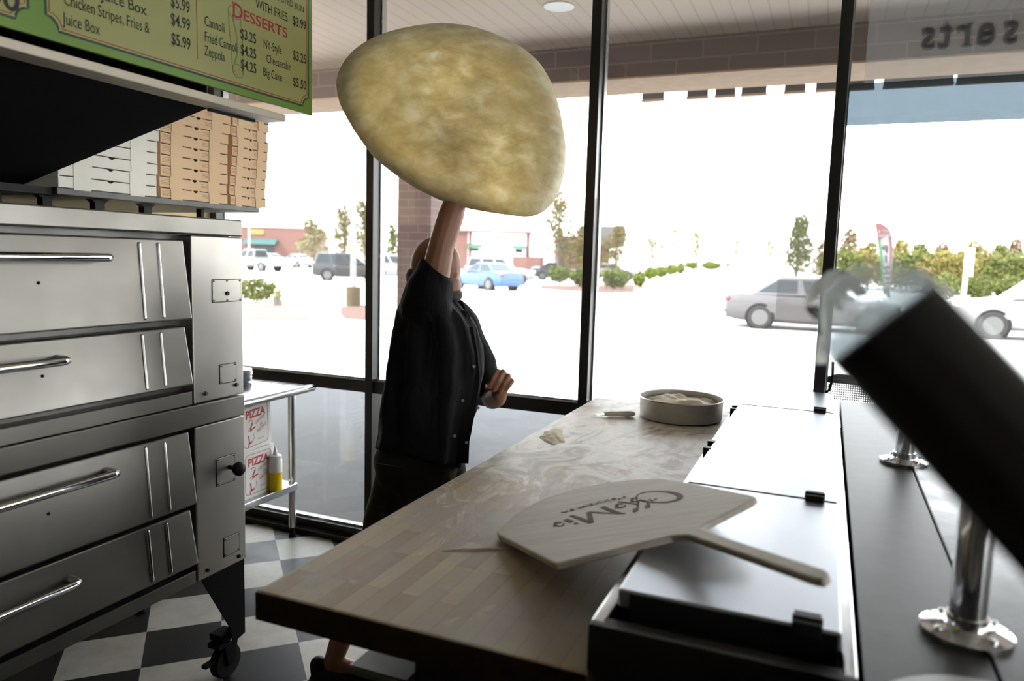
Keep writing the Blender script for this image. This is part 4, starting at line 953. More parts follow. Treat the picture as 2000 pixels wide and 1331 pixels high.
# collar, placket, buttons, hem flap
c = B()
c.prism([pp(893, 602, 0.06), pp(915, 610, 0.05), pp(930, 652, 0.06), pp(916, 655, 0.085), pp(902, 630, 0.09)], WD * 0.006)
c.prism([pp(884, 580, 0.05), pp(896, 600, 0.06), pp(902, 632, 0.092), pp(886, 606, 0.085)], WD * 0.006)
c.obj('collar', 'shirt', sh_, bev=0.003)
pk = B(); pk.ribbon([pp(912, 640, 0.100), pp(921, 690, 0.115), pp(925, 740, 0.112), pp(917, 800, 0.12), pp(905, 860, 0.125), pp(903, 905, 0.12)], 0.045, WD, 0.004)
pk.obj('placket', 'shirt', sh_)
for x, y, w in ((926, 716, 0.150), (904, 783, 0.195), (934, 797, 0.125), (888, 852, 0.205), (911, 865, 0.165)):
    B().lathe(pp(x, y, w), [(0, 0), (0.0055, 0), (0.0055, 0.003), (0.003, 0.0035), (0.0, 0.002)], 14, WD).obj('button', 'button', sh_, smooth=True)
# shorts
s = B()
for hp, kn in ((HPR, KNR), (HPL, KNL)): s.cap(hp + Vector((0, 0, 0.03)), kn + Vector((0, 0, -0.05)), 0.104, 0.084, 20)
s.ball(pp(812, 905), 1, 24, Matrix((UD * 0.160, WD * 0.165, Vector((0, 0, 0.14)))).transposed())
so_ = remesh(s.obj('shorts', 'shorts', man, keep=True), 0.008, 3)
dm = so_.modifiers.new('folds', 'DISPLACE'); dm.texture = tx_; dm.strength = 0.018; dm.texture_coords = 'LOCAL'
B().prism([pp(736, 905, 0.165), pp(790, 912, 0.185), pp(790, 918, 0.185), pp(736, 911, 0.165)], WD * 0.01).obj('pocket_seam', 'shorts', so_)
# shoes
for an in (ANR, ANL):
    s = B(); g = Vector((an.x, an.y, 0))
    s.cap(g - UD * 0.045 + Vector((0, 0, 0.038)), g + UD * 0.10 + Vector((0, 0, 0.036)), 0.040, 0.044); s.cap(g + UD * 0.10 + Vector((0, 0, 0.036)), g + UD * 0.17 + Vector((0, 0, 0.030)), 0.042, 0.032)
    s.cap(g - UD * 0.05 + Vector((0, 0, 0.04)), g - UD * 0.055 + Vector((0, 0, 0.075)), 0.035, 0.034); s.box(-0.09, 0.20, -0.04, 0.04, 0.0, 0.022, Matrix.Translation(g) @ Matrix.Rotation(math.atan2(UD.y, UD.x), 4, 'Z'))
    remesh(s.obj('shoe', 'shoe', man, keep=True), 0.006, 2)

# ------------------------------------------------------------------ the tossed dough
OUT = [(655, 160), (665, 128), (690, 97), (725, 74), (770, 58), (820, 48), (870, 44), (925, 51), (975, 69), (1020, 92), (1055, 122), (1080, 165), (1094, 215), (1104, 275), (1106, 310), (1100, 350), (1088, 386),
       (1070, 409), (1045, 424), (1010, 423), (960, 416), (910, 407), (860, 392), (810, 367), (765, 337), (728, 306), (703, 272), (680, 236), (662, 200)]
def resample(P, n):
    P = [Vector((x, y)) for x, y in P]; Ls = [(P[i] - P[(i + 1) % len(P)]).length for i in range(len(P))]; T_ = sum(Ls); out = []; i = 0; acc = 0
    for k in range(n):
        d_ = T_ * k / n
        while acc + Ls[i] < d_: acc += Ls[i]; i += 1
        out.append(P[i].lerp(P[(i + 1) % len(P)], (d_ - acc) / Ls[i]))
    return out
ol = resample(OUT, 96)
ol = [(ol[i - 1] + ol[i] * 2 + ol[(i + 1) % 96]) / 4 for i in range(96)]
DD = 2.70; cc = Vector((885, 240)); front, back, THK = [], [], []
for i in range(15):
    r = i / 14; fr, bk = [], []
    for k in range(96):
        q = cc.lerp(ol[k], r); a = 2 * math.pi * k / 96
        dome = 0.125 * (1 - r ** 5.0)
        nz = 0.010 * noise.noise(Vector((q.x * 0.012, q.y * 0.012, 3))) + 0.004 * noise.noise(Vector((q.x * 0.04, q.y * 0.04, 7)))
        # soft hanging fold at the lower right
        fx = (q.x - 1000) / 60.0; fy = (q.y - 340) / 90.0; nz += 0.060 * math.exp(-(fx * fx)) * max(0.0, min(1.0, (q.y - 220) / 140.0)) * r
        fx2 = (q.x - 945) / 45.0; nz -= 0.038 * math.exp(-(fx2 * fx2)) * max(0.0, min(1.0, (q.y - 230) / 120.0)) * r
        rimw = 0.013 * math.exp(-((r - 0.93) / 0.07) ** 2) * (1.0 if r < 0.999 else 0.45)
        tilt = (q.x - 885) / 558 * 0.22 + (q.y - 240) / 558 * (-0.10)
        base = DD - (q.y - 240) / 165 * 0.075
        fr.append(at(q.x, q.y, base - dome - nz - rimw)); THK.append(max(0.0, min(1.0, 0.25 + 0.75 * max(0.0, (r - 0.72) / 0.26) ** 1.5 - 0.35 * math.exp(-(fx * fx)) * max(0.0, min(1.0, (q.y - 220) / 140.0)) + 0.9 * (noise.noise(Vector((q.x * 0.011, q.y * 0.011, 11))) * 0.35)))); bk.append(at(q.x, q.y, base - dome - nz + 0.008 + rimw))
    front.append(fr); back.append(bk)
db = B(); db.loft(front + back[::-1][0:], caps=False)
do = db.obj('pizza_dough', 'dough', smooth='all')
ta = do.data.attributes.new('thickness', 'FLOAT', 'POINT'); nf = len(THK)
for k in range(nf): ta.data[k].value = THK[k]; ta.data[2 * nf - 1 - k - 95 + 2 * (k % 96)].value = THK[k]
tag(do, 'large pale round of pizza dough spinning in the air above the raised hand', 'dough')

# ================================================================== outside: cars
def lerp(a, b, t): return a + (b - a) * t
CAR = {
 'sedan': dict(L=4.85, W=0.92, st=[(-2.42, .42, .80, .62), (-2.36, .28, .96, .78), (-2.0, .22, 1.03, .88), (-1.2, .20, 1.00, .92), (0, .19, .96, .92), (0.95, .19, .93, .92), (1.7, .22, .86, .89), (2.2, .26, .74, .80), (2.40, .36, .58, .62)],
   cab=((-1.75, 0.98, 1.0), (-0.95, 0.05, 1.45)), r=.335, wx=(-1.42, 1.42), n=2),
 'suv': dict(L=4.7, W=0.94, st=[(-2.32, .50, .95, .72), (-2.27, .34, 1.12, .84), (-2.0, .28, 1.16, .91), (-1.2, .26, 1.12, .94), (0, .25, 1.09, .94), (1.0, .25, 1.06, .94), (1.7, .28, 1.00, .92), (2.2, .32, .92, .84), (2.34, .42, .70, .68)],
   cab=((-2.2, 1.02, 1.1), (-1.95, 0.25, 1.74)), r=.37, wx=(-1.38, 1.40), n=3),
 'pickup': dict(L=5.5, W=0.98, st=[(-2.78, .55, 1.05, .85), (-2.72, .45, 1.15, .95), (-2.0, .42, 1.15, .98), (-0.6, .40, 1.15, .98), (0.4, .38, 1.13, .98), (1.2, .38, 1.12, .98), (2.0, .40, 1.08, .96), (2.55, .42, 1.0, .90), (2.72, .5, .80, .78)],
   cab=((-0.75, 1.35, 1.13), (-0.60, 0.75, 1.86)), r=.41, wx=(-1.75, 1.75), n=2),
}
def car(kind, paint, label, loc, rz, cat='car'):
    K = CAR[kind]; t = thing('pickup_truck' if kind == 'pickup' else ('suv' if kind == 'suv' else 'car'), label, cat, (0, 0, 0), 0)
    rings = []
    for x, zb, zt, w in K['st']:
        half = [(w * 0.84, zb), (w * 0.97, zb + 0.10), (w, lerp(zb, zt, .45)), (w * 0.985, lerp(zb, zt, .72)), (w * 0.94, zt - 0.05), (w * 0.80, zt), (w * 0.4, zt + 0.025)]
        rings.append([(x, y, z) for y, z in half] + [(x, -y, z) for y, z in half[::-1]])
    bd = B().loft(rings).obj('body', paint, t, smooth=True)
    (a, d, z0), (b_, c_, z1) = K['cab']; w0, w1 = K['W'] * 0.90, K['W'] * 0.66
    base = [(a, w0, z0 - 0.04), (d, w0, z0 - 0.04), (d, -w0, z0 - 0.04), (a, -w0, z0 - 0.04)]; roof = [(b_, w1, z1), (c_, w1, z1), (c_, -w1, z1), (b_, -w1, z1)]
    cb_ = B().loft([base, roof, [(x * 0.92 + 0.03 * (b_ + c_) / 2, y * 0.8, z1 + 0.025) for x, y, z in roof]]).obj('cabin', paint, t, bev=0.05, seg=3)
    def face(p, q, r_, s_, u0, u1, v0, v1, nm):
        p, q, r_, s_ = map(Vector, (p, q, r_, s_)); nr = (q - p).cross(s_ - p).normalized()
        mid = (p + q + r_ + s_) / 4
        if nr.dot(mid - Vector(((a + d) / 2, 0, (z0 + z1) / 2))) < 0: nr = -nr
        def f(u, v): return lerp(lerp(p, q, u), lerp(s_, r_, u), v)
        B().prism([f(u0, v0) + nr * 0.002, f(u1, v0) + nr * 0.002, f(u1, v1) + nr * 0.002, f(u0, v1) + nr * 0.002], nr * 0.008).obj(nm, 'car_glass', t)
    n = K['n']
    for sgn in (1, -1):
        P = [(x, y * sgn, z) for x, y, z in (base[0], base[1], roof[1], roof[0])]
        for k in range(n): face(P[0], P[1], P[2], P[3], (k + 0.10 if k else 0.10) / n, (k + 0.93) / n if k < n - 1 else 0.93, 0.16, 0.86, 'side_window')
    face(base[1], base[2], roof[2], roof[1], .08, .92, .12, .92, 'windscreen'); face(base[3], base[0], roof[0], roof[3], .08, .92, .2, .9, 'rear_window')
    for sgn in (1, -1):
        y = K['W'] - 0.02
        for wx in K['wx']:
            r = K['r']
            B().lathe((wx, sgn * (y - 0.20), r), [(0, 0), (r + 0.06, 0), (r + 0.06, 0.212), (0, 0.212)], 28, (0, sgn, 0)).obj('wheel_arch', 'black', t)
            wl = B().lathe((wx, sgn * (y - 0.17), r), [(0, 0), (r - 0.03, 0), (r, 0.03), (r, 0.17), (r - 0.03, 0.20), (r * 0.66, 0.20), (r * 0.64, 0.17), (0, 0.17)], 28, (0, sgn, 0)).obj('wheel', 'tyre', t, smooth=True)
            rm = B(); c0 = Vector((wx, sgn * (y + 0.012), r)); rm.lathe(c0, [(r * 0.60, -0.02), (r * 0.67, 0.0), (r * 0.67, 0.014), (r * 0.60, 0.014)], 28, (0, sgn, 0)).lathe(c0, [(0, 0), (r * 0.16, 0), (r * 0.14, 0.02), (0, 0.02)], 16, (0, sgn, 0))
            ns = 10
            for k in range(ns):
                an = 2 * math.pi * k / ns; e1 = Vector((math.cos(an), 0, math.sin(an))); e2 = Vector((-math.sin(an), 0, math.cos(an)))
                rm.prism([c0 + e1 * r * 0.12 + e2 * 0.014, c0 + e1 * r * 0.62 + e2 * 0.026, c0 + e1 * r * 0.62 - e2 * 0.026, c0 + e1 * r * 0.12 - e2 * 0.014], (0, sgn * 0.012, 0))
            rm.obj('rim', 'rim', wl)
        xb, zb, zt, w = K['st'][1]; B().ball((xb + 0.05, sgn * w * 0.88, zt - 0.14), 1, 12, Matrix.Diagonal((0.12, 0.14, 0.075))).obj('tail_light', 'lamp_red', t, smooth='all')
        xf, zb, zt, w = K['st'][-2]; B().ball((xf + 0.02, sgn * w * 0.86, zt - 0.06), 1, 12, Matrix.Diagonal((0.17, 0.14, 0.07))).obj('headlight', 'lamp_clear', t, smooth='all')
        B().box(0.0, 0.16, sgn * (K['W'] * 0.985), sgn * (K['W'] + 0.012), z0 - 0.16, z0 - 0.135).box(-1.0, -0.84, sgn * (K['W'] * 0.985), sgn * (K['W'] + 0.012), z0 - 0.15, z0 - 0.125).obj('door_handles', 'chrome', t)
        B().ball((d - 0.25, sgn * (K['W'] + 0.06), z0 + 0.06), 1, 10, Matrix.Diagonal((0.06, 0.10, 0.06))).obj('side_mirror', paint, t, smooth='all')
    x0, zb, zt, w = K['st'][0]; B().box(x0 - 0.02, x0 + 0.10, -w * 1.1, w * 1.1, zb, zb + 0.12).obj('rear_bumper', paint if kind != 'pickup' else 'chrome', t, bev=0.03)
    if kind == 'pickup': B().box(-2.6, -0.85, -0.82, 0.82, 1.12, 1.185).obj('bed_floor', 'black', t)
    t.location = loc; t.rotation_euler = (0, 0, math.radians(rz)); return t
G = -0.15
car('sedan', 'car_silver', 'silver sedan driving past on the right, beyond the window post', (-0.27, 22.75, G), 1)
car('suv', 'car_white', 'white car at the right edge of the view, front wheel showing', (5.45, 23.8, G), 182)
car('sedan', 'car_blue', 'bright blue sedan parked behind the raised arm', (-17.5, 37.6, G), 152)
car('suv', 'car_white', 'big white suv parked behind the blue sedan', (-20.2, 45.6, G), 20, 'car')
car('suv', 'car_dark', 'dark suv in the lot beside the white lamp post', (-28.75, 40.6, G), 38)
car('suv', 'car_white', 'white van behind the dark suv and the window post', tuple(atz(772, 546, G)), 20, 'van')
car('pickup', 'car_white', 'white pickup truck near the oven, in front of the red brick building', tuple(atz(500, 529, G)), 172, 'truck')
car('sedan', 'car_white', 'white sedan parked in front of the brick building wall', tuple(atz(578, 523, G)), 165)
car('sedan', 'car_white', 'pale car partly behind the pickup, under the teal awning', (at(524, 516, 86).x, at(524, 516, 86).y, G), 165)
car('sedan', 'car_dark', 'dark car mostly hidden behind the hedge, left of the second window post', tuple(atz(1092, 547, G)), 20)
car('sedan', 'car_white', 'white car behind the hedge, right of the second window post', tuple(atz(1196, 546, G)), 15)

# ------------------------------------------------------------------ plants
def leaves(b, c, rad, n, s, rn, up=0.3):
    c = Vector(c); bm = b.bm
    for _ in range(n):
        v = Vector((rn.gauss(0, 1), rn.gauss(0, 1), rn.gauss(0, 1))).normalized() * (rn.uniform(0.35, 1.0) ** 0.5)
        lump = 0.80 + 0.35 * noise.noise(v * 2.3 + c * 0.7)
        p = c + Vector((v.x * rad[0], v.y * rad[1], v.z * rad[2])) * lump
        a = Vector((rn.gauss(0, 1), rn.gauss(0, 1), rn.gauss(0, 1))).normalized(); q = a.orthogonal().normalized()
        k = s * rn.uniform(0.6, 1.3)
        bm.faces.new([bm.verts.new(p + a * k), bm.verts.new(p + q * k * 0.55), bm.verts.new(p - a * k), bm.verts.new(p - q * k * 0.55)])
def shrub(label, c, rad, m, n, s, group, name='hedge_bush', cat='bush', lift=0.077):
    G = -0.15 + lift
    rn = random.Random(int(abs(c[0] * 91 + c[1] * 37)) + 3); t = thing(name, label, cat, (c[0], c[1], G), 0, group)
    b = B(); leaves(b, (c[0], c[1], G + rad[2] * 0.95), rad, n, s, rn); b.obj('foliage', m, t, keep=True)
    g = B()
    for k in range(5): g.tube([(c[0], c[1], G - 0.02), (c[0] + rn.uniform(-.5, .5) * rad[0], c[1] + rn.uniform(-.5, .5) * rad[1], G + rad[2] * 1.2)], 0.018, 6)
    g.obj('stems', 'bark', t); return t
def tree(label, px, py_base, py_top, width_px, d, m, n, s, group, trunk=0.25, sparse=False):
    top = at(px, py_top, d); base = Vector((top.x, top.y, G)); h = top.z - G; R_ = width_px * d / F / 2 * 1.35
    rn = random.Random(px * 7 + py_top); t = thing('tree', label, 'tree', tuple(base), 0, group)
    g = B(); tr = 0.02 * h + 0.03
    g.tube([base, base + Vector((0.05, 0, h * 0.4)), base + Vector((-0.05, 0, h * 0.8))], [tr, tr * 0.7, tr * 0.2], 8)
    b = B(); nb = 6
    for k in range(nb):
        f = k / (nb - 1); z = G + h * lerp(trunk + 0.12, 0.90, f); rr = R_ * (0.95 - 0.55 * f) * rn.uniform(0.8, 1.1); off = Vector((rn.uniform(-.35, .35) * R_, rn.uniform(-.35, .35) * R_, 0)) * (1 - f * 0.6)
        c = Vector((base.x, base.y, z)) + off
        leaves(b, c, (rr, rr, h * (1 - trunk) * 0.22), n // nb, s, rn)
        g.tube([base + Vector((0, 0, h * lerp(trunk * 0.7, 0.6, f))), c], [tr * 0.45, tr * 0.12], 6)
    b.obj('crown', m, t, keep=True); g.obj('trunk', 'bark', t); return t
p = atz(487, 597, G); shrub('rounded green bush on the mulch island beside the oven edge', (p.x, p.y + 0.3), (0.95, 0.8, 0.47), 'leaf_green', 1400, 0.06, 'bushes')
HB = [(1088, 556, 23, 17, 'hedge bush just left of the second window post, farther one'), (1131, 563, 20, 18, 'hedge bush touching the left side of the second window post'), (1197, 568, 28, 21, 'large dark hedge bush right of the second window post'), (1246, 563, 13, 15, 'small bright bush at the end of the near hedge'),
      (1268, 549, 14, 13, 'low bush first in the row along the drive'), (1290, 545, 12, 12, 'low bush second in the row along the drive'), (1310, 541, 12, 12, 'low bush third in the row along the drive'), (1328, 538, 9, 12, 'low bush last in the row along the drive'),
      (1350, 527, 15, 8, 'left clipped bush of the far traffic island'), (1387, 529, 19, 9, 'wide clipped bush of the far traffic island'), (1420, 524, 6, 6, 'little dark bush at the right tip of the far island')]
for px, py, rx, rz, lab in HB:
    p = atz(px, py, G); d = (p - EYE).dot(FW); k = d / F
    shrub(lab, (p.x, p.y + rx * k * 0.5), (rx * k * 1.2, rx * k * 0.9, rz * k * 1.1), 'leaf_hedge', 1700, 0.085 * max(1, rx * k), 'clipped hedge bushes')
for i, (px, w, lab) in enumerate(((1850, 60, 'dark clipped hedge bush left of the white sign post'), (1912, 56, 'dark clipped hedge bush right of the white sign post'), (1972, 56, 'dark clipped hedge bush at the right edge above the white car'))):
    p = at(px, 575, 40); shrub(lab, (p.x, p.y), (w * 40 / F * 0.62, 0.8, 0.85), 'leaf_green', 1500, 0.08, 'roadside hedge')
T1 = 'trees beyond the car park'
TR = [(612, 515, 430, 62, 74, 'leaf_pale', 1500, .14, 'pale tree right of the red brick building'), (672, 520, 402, 58, 70, 'leaf_yellow', 1400, .13, 'thin yellow tree behind the lamp post, left side'), (712, 518, 393, 60, 66, 'leaf_yellow', 1700, .13, 'yellow green tree touching the first window post'), (766, 515, 440, 30, 70, 'leaf_green', 900, .13, 'green tree seen between window post and brick column'),
      (1095, 520, 372, 74, 58, 'leaf_yellow', 1500, .12, 'tall sparse tree under the right tip of the dough'), (1140, 530, 445, 60, 55, 'leaf_yellow', 1100, .11, 'small tree left against the second window post'), (1205, 535, 440, 66, 56, 'leaf_yellow', 1400, .11, 'small yellow tree rising behind the hedge, right of the second post'),
      (1275, 522, 455, 60, 120, 'leaf_pale', 700, .22, 'faint tree far down the drive, first from the left'), (1320, 520, 440, 60, 130, 'leaf_pale', 700, .22, 'faint tree far down the drive, second from the left'), (1365, 518, 448, 50, 120, 'leaf_pale', 700, .22, 'faint tree rising behind the far traffic island'), (1440, 516, 462, 60, 160, 'leaf_pale', 600, .25, 'faint tree in the gap at the end of the drive'), (1508, 518, 462, 50, 150, 'leaf_pale', 600, .25, 'faint tree left of the green tree by the sedan'),
      (1562, 540, 421, 62, 52, 'leaf_green', 2600, .11, 'green tree with pale trunk above the silver sedan'), (1612, 545, 470, 44, 60, 'leaf_brown', 1000, .13, 'brownish tree half behind the third window post'),
      (1662, 560, 452, 66, 70, 'leaf_brown', 1600, .16, 'brown leafless tree right of the third window post'), (1700, 565, 476, 60, 62, 'leaf_yellow', 1600, .15, 'yellow tree immediately behind the feather flag'), (1758, 570, 470, 62, 66, 'leaf_yellow', 1700, .15, 'yellow tree right of the feather flag'), (1800, 572, 480, 60, 60, 'leaf_green', 1800, .15, 'green tree above the raised end of the black tube'), (1838, 575, 478, 60, 66, 'leaf_brown', 1500, .15, 'brown tree left of the white sign post'),
      (1905, 578, 474, 66, 64, 'leaf_yellow', 1700, .15, 'yellow tree behind the white sign post'), (1950, 580, 480, 60, 60, 'leaf_green', 1700, .15, 'green tree above the white car'), (1990, 580, 470, 60, 66, 'leaf_brown', 1600, .15, 'brown tree at the right edge of the view')]
for px, pb_, pt_, w, d, m, n, s_, lab in TR: tree(lab, px, pb_, pt_, w, d, m, n, s_, T1, 0.12 if px > 1640 else 0.25)
SB = [(1640, 58, 'leaf_green', 'green shrub just right of the window post, behind the silver sedan'), (1715, 62, 'leaf_green', 'green shrub half hidden behind the feather flag'), (1770, 60, 'leaf_yellow', 'yellow shrub in the middle of the roadside planting'), (1820, 56, 'leaf_green', 'green shrub left of the pale yellow shrub by the sign post'), (1878, 58, 'leaf_green', 'green shrub straight behind the sign post'), (1935, 56, 'leaf_yellow', 'yellow shrub between sign post and white car'), (1995, 56, 'leaf_yellow', 'yellow shrub at the right edge over the white car'),
      (1675, 60, 'leaf_yellow', 'rounded yellow shrub below the brown tree beside the window post'), (1745, 56, 'leaf_yellow', 'yellow shrub right of the flag foot'), (1790, 54, 'leaf_green', 'green shrub behind the upper end of the black tube'), (1848, 52, 'leaf_yellow', 'pale yellow shrub left of the sign post'), (1905, 54, 'leaf_yellow', 'pale yellow shrub right of the sign post'), (1965, 52, 'leaf_green', 'green shrub above the white car at the right')]
for px, d, m, lab in SB:
    p = at(px, 570, d); shrub(lab, (p.x, p.y), (2.2, 1.3, 1.75), m, 2200, 0.13, 'shrubs at the road', 'shrub', 'shrub')

# ------------------------------------------------------------------ islands, poles, hydrant, flag, chair
def bed(name, label, pts, z=-0.02):
    t = thing(name, label, 'planting bed', tuple(sum((Vector(p) for p in pts), Vector()) / len(pts)))
    c = sum((Vector(p) for p in pts), Vector()) / len(pts)
    B().prism([(p[0], p[1], G - 0.02) for p in pts], (0, 0, 0.07)).obj('curb_ring', 'curb', t, bev=0.02)
    B().prism([(c.x + (p[0] - c.x) * 0.96, c.y + (p[1] - c.y) * 0.93, G + 0.05) for p in pts], (0, 0, 0.025)).obj('mulch', 'mulch', t)
def gp(*q): return [tuple(atz(x, y, G)) for x, y in q]
bed('planting_island', 'red mulch island with bush and hydrant beside the oven', gp((380, 606), (480, 598), (560, 601), (606, 607), (618, 618), (600, 631), (480, 630), (360, 628)))
bed('planting_island', 'red mulch island around the lamp post base', gp((664, 604), (700, 599), (770, 604), (850, 612), (850, 634), (740, 632), (668, 628), (660, 616)))
bed('hedge_bed', 'red mulch bed under the near hedge bushes', gp((1050, 560), (1150, 560), (1240, 558), (1262, 560), (1258, 572), (1190, 577), (1090, 570), (1050, 566)))
lp_ = thing('lamp_post', 'tall white lamp post on a yellow concrete base', 'lamp post', tuple(atz(690, 602, G)))
q = atz(690, 602, G) + Vector((0, 0, 0.077)); B().cyl(q, q + Vector((0, 0, 0.62)), 0.24, 0.24, 28).obj('concrete_base', 'concrete_yellow', lp_, smooth=True)
B().cyl(q + Vector((0, 0, 0.62)), q + Vector((0, 0, 9.5)), 0.095, 0.075, 20).obj('pole', 'white_paint', lp_, smooth=True)
B().box(q.x - 0.16, q.x + 0.16, q.y - 0.16, q.y + 0.16, G + 0.62, G + 0.66).obj('base_plate', 'white_paint', lp_, bev=0.01)
B().box(q.x - 0.9, q.x + 0.9, q.y - 0.15, q.y + 0.15, 9.3, 9.5).obj('lamp_head', 'white_paint', lp_, bev=0.03)
def pole(label, px, pyt, d, r, name='pole', cat='pole'):
    q = at(px, pyt, d); t = thing(name, label, cat, (q.x, q.y, G))
    B().cyl((q.x, q.y, G), (q.x, q.y, q.z), r, r * 0.8, 12).obj('shaft', 'white_paint', t, smooth=True); B().box(q.x - r * 4, q.x + r * 4, q.y - r, q.y + r, q.z - r, q.z + r).obj('crossarm', 'white_paint', t); return t
pole('thin white pole in front of the red brick building', 486, 428, 80, 0.10); pole('thin white pole right of the feather flag among trees', 1777, 472, 58, 0.09); pole('thin white pole above the white car at the right', 1939, 474, 58, 0.09); pole('faint tall utility pole near the third window post', 1664, 382, 110, 0.12)
sp_ = thing('sign_post', 'white sign post with a narrow edge-on panel before the hedge', 'sign post', tuple(at(1884, 600, 34)))
q = at(1880, 600, 34); B().box(q.x - 0.09, q.x + 0.09, q.y - 0.09, q.y + 0.09, G, at(1884, 484, 34).z).obj('post', 'white_paint', sp_, bev=0.01)
B().box(q.x - 0.02, q.x + 0.26, q.y - 0.16, q.y - 0.10, at(1884, 540, 34).z, at(1884, 484, 34).z).obj('panel', 'white_paint', sp_, bev=0.01)
hy = thing('fire_hydrant', 'pale yellow fire hydrant on the mulch island', 'hydrant', tuple(atz(543, 601, G)))
q = atz(543, 601, G) + Vector((0, 0, 0.077)); B().lathe(q, [(0.14, 0), (0.14, 0.04), (0.10, 0.06), (0.10, 0.40), (0.125, 0.42), (0.125, 0.45), (0.11, 0.50), (0.06, 0.56), (0.03, 0.58), (0.03, 0.62), (0, 0.62)], 20).obj('barrel', 'hydrant', hy, smooth=True)
B().cyl(q + Vector((-0.17, 0, 0.32)), q + Vector((0.17, 0, 0.32)), 0.05, 0.05, 14).obj('side_outlet', 'hydrant', hy); B().cyl(q + Vector((0, -0.18, 0.30)), q + Vector((0, 0, 0.30)), 0.065, 0.065, 14).obj('front_outlet', 'hydrant', hy); B().lathe(q, [(0.16, 0), (0.16, 0.16), (0.11, 0.17)], 16).obj('dark_base', 'dark_steel', hy)
mh = B().lathe(atz(590, 664, G) + Vector((0, 0, -0.005)), [(0, 0), (0.42, 0), (0.42, 0.012), (0.38, 0.016), (0.36, 0.010), (0, 0.012)], 32).obj('manhole_cover', 'shelf_steel', smooth=True); tag(mh, 'round manhole cover in the pavement of the lot', 'manhole cover')
# feather flag
DF = 45.0
fl_ = thing('feather_flag', 'red white and green feather flag with pizza lettering, seen from behind', 'flag', tuple(at(1738, 597, DF)))
def fp(px, py, dd=0.0): return at(px, py, DF + dd)
B().tube([fp(1737, 597), fp(1739, 540), fp(1744, 490), fp(1742, 462), fp(1735, 446), fp(1722, 437), fp(1709, 436)], [0.04, 0.035, 0.03, 0.025, 0.022, 0.02, 0.015], 8).obj('pole', 'dark_steel', fl_, smooth='all')
Lf = [(1709, 437), (1711, 452), (1714, 475), (1718, 505), (1722, 535), (1724, 560), (1726, 573), (1737, 583)]
Rt = [(1709, 436.5), (1726, 438), (1740, 452), (1743, 480), (1742, 510), (1740, 540), (1739, 565), (1738, 583)]
def fcol(f0, f1, i0, i1, m, nm, off=0.0):
    b = B(); rows = []
    for i in range(i0, i1 + 1):
        a_, b_ = Lf[i], Rt[i]; rows.append((lerp(a_[0], b_[0], f0), lerp(a_[1], b_[1], f0), lerp(a_[0], b_[0], f1), lerp(a_[1], b_[1], f1)))
    b.loft([[fp(r[0], r[1], off), fp(r[2], r[3], off), fp(r[2], r[3], off + 0.03), fp(r[0], r[1], off + 0.03)] for r in rows]); b.obj(nm, m, fl_)
fcol(0, 1, 0, 2, 'flag_red', 'red_top'); fcol(0, 0.24, 2, 7, 'flag_green', 'green_stripe'); fcol(0.24, 0.78, 2, 7, 'flag_white', 'white_field'); fcol(0.78, 1, 2, 7, 'flag_red', 'red_stripe')
for ch, px, py in (('P', 1735, 494), ('I', 1733, 513), ('Z', 1737, 535), ('Z', 1738, 555), ('A', 1737, 575)):
    B().text(ch, fp(px, py, -0.03), -RT, UP, 0.62, bold=0.03, t=0.0, width=0.10 if ch == 'I' else 0.36).obj('flag_letter', 'flag_ink', fl_)
for w_, px, py in (('HOT &', 1739, 455), ('FRESH', 1740, 464)): B().text(w_, fp(px, py, -0.03), -RT, UP, 0.26, bold=0.02, t=0.0, width=0.75).obj('flag_heading', 'flag_white', fl_)
# mesh patio chair just outside the window
pc = thing('patio_chair', 'black wire mesh patio chair outside the window behind the prep unit', 'chair', (0.27, 5.2, -0.04))
A, Z0 = aty(1582, 770, 4.9), 0.70
xl, xr, yy = aty(1592, 765, 4.9).x, aty(1742, 765, 4.9).x, 4.9
zt = aty(1660, 737, 4.9).z; zb = zt - 0.42
fr = [(xl, yy, zb - 0.3), (xl, yy, zt - 0.10), (xl + 0.04, yy, zt - 0.03), (xl + 0.12, yy, zt), (xr - 0.12, yy, zt), (xr - 0.04, yy, zt - 0.03), (xr, yy, zt - 0.10), (xr, yy, zb - 0.3)]
B().tube(fr, 0.016, 10).obj('back_frame', 'black', pc, smooth='all')
B().box(xl + 0.02, xr - 0.02, yy - 0.004, yy + 0.004, zt - 0.045, zt - 0.008).obj('top_band', 'black', pc)
ms = B(); n_ = 34
for k in range(n_ + 1): x = lerp(xl, xr, k / n_); ms.box(x - 0.0026, x + 0.0026, yy - 0.003, yy + 0.003, zb, zt - 0.02)
for k in range(28): z = lerp(zb, zt - 0.04, k / 27); ms.box(xl, xr, yy - 0.003, yy + 0.003, z - 0.0026, z + 0.0026)
ms.obj('back_mesh', 'black', pc)
B().box(xl, xr, yy, yy + 0.42, zb - 0.03, zb - 0.01).obj('seat', 'black', pc, bev=0.008)
for x in (xl, xr):
    for y in (yy, yy + 0.42): B().cyl((x, y, -0.04), (x, y, zb - 0.01), 0.014, 0.014, 10).obj('leg', 'black', pc, smooth=True)

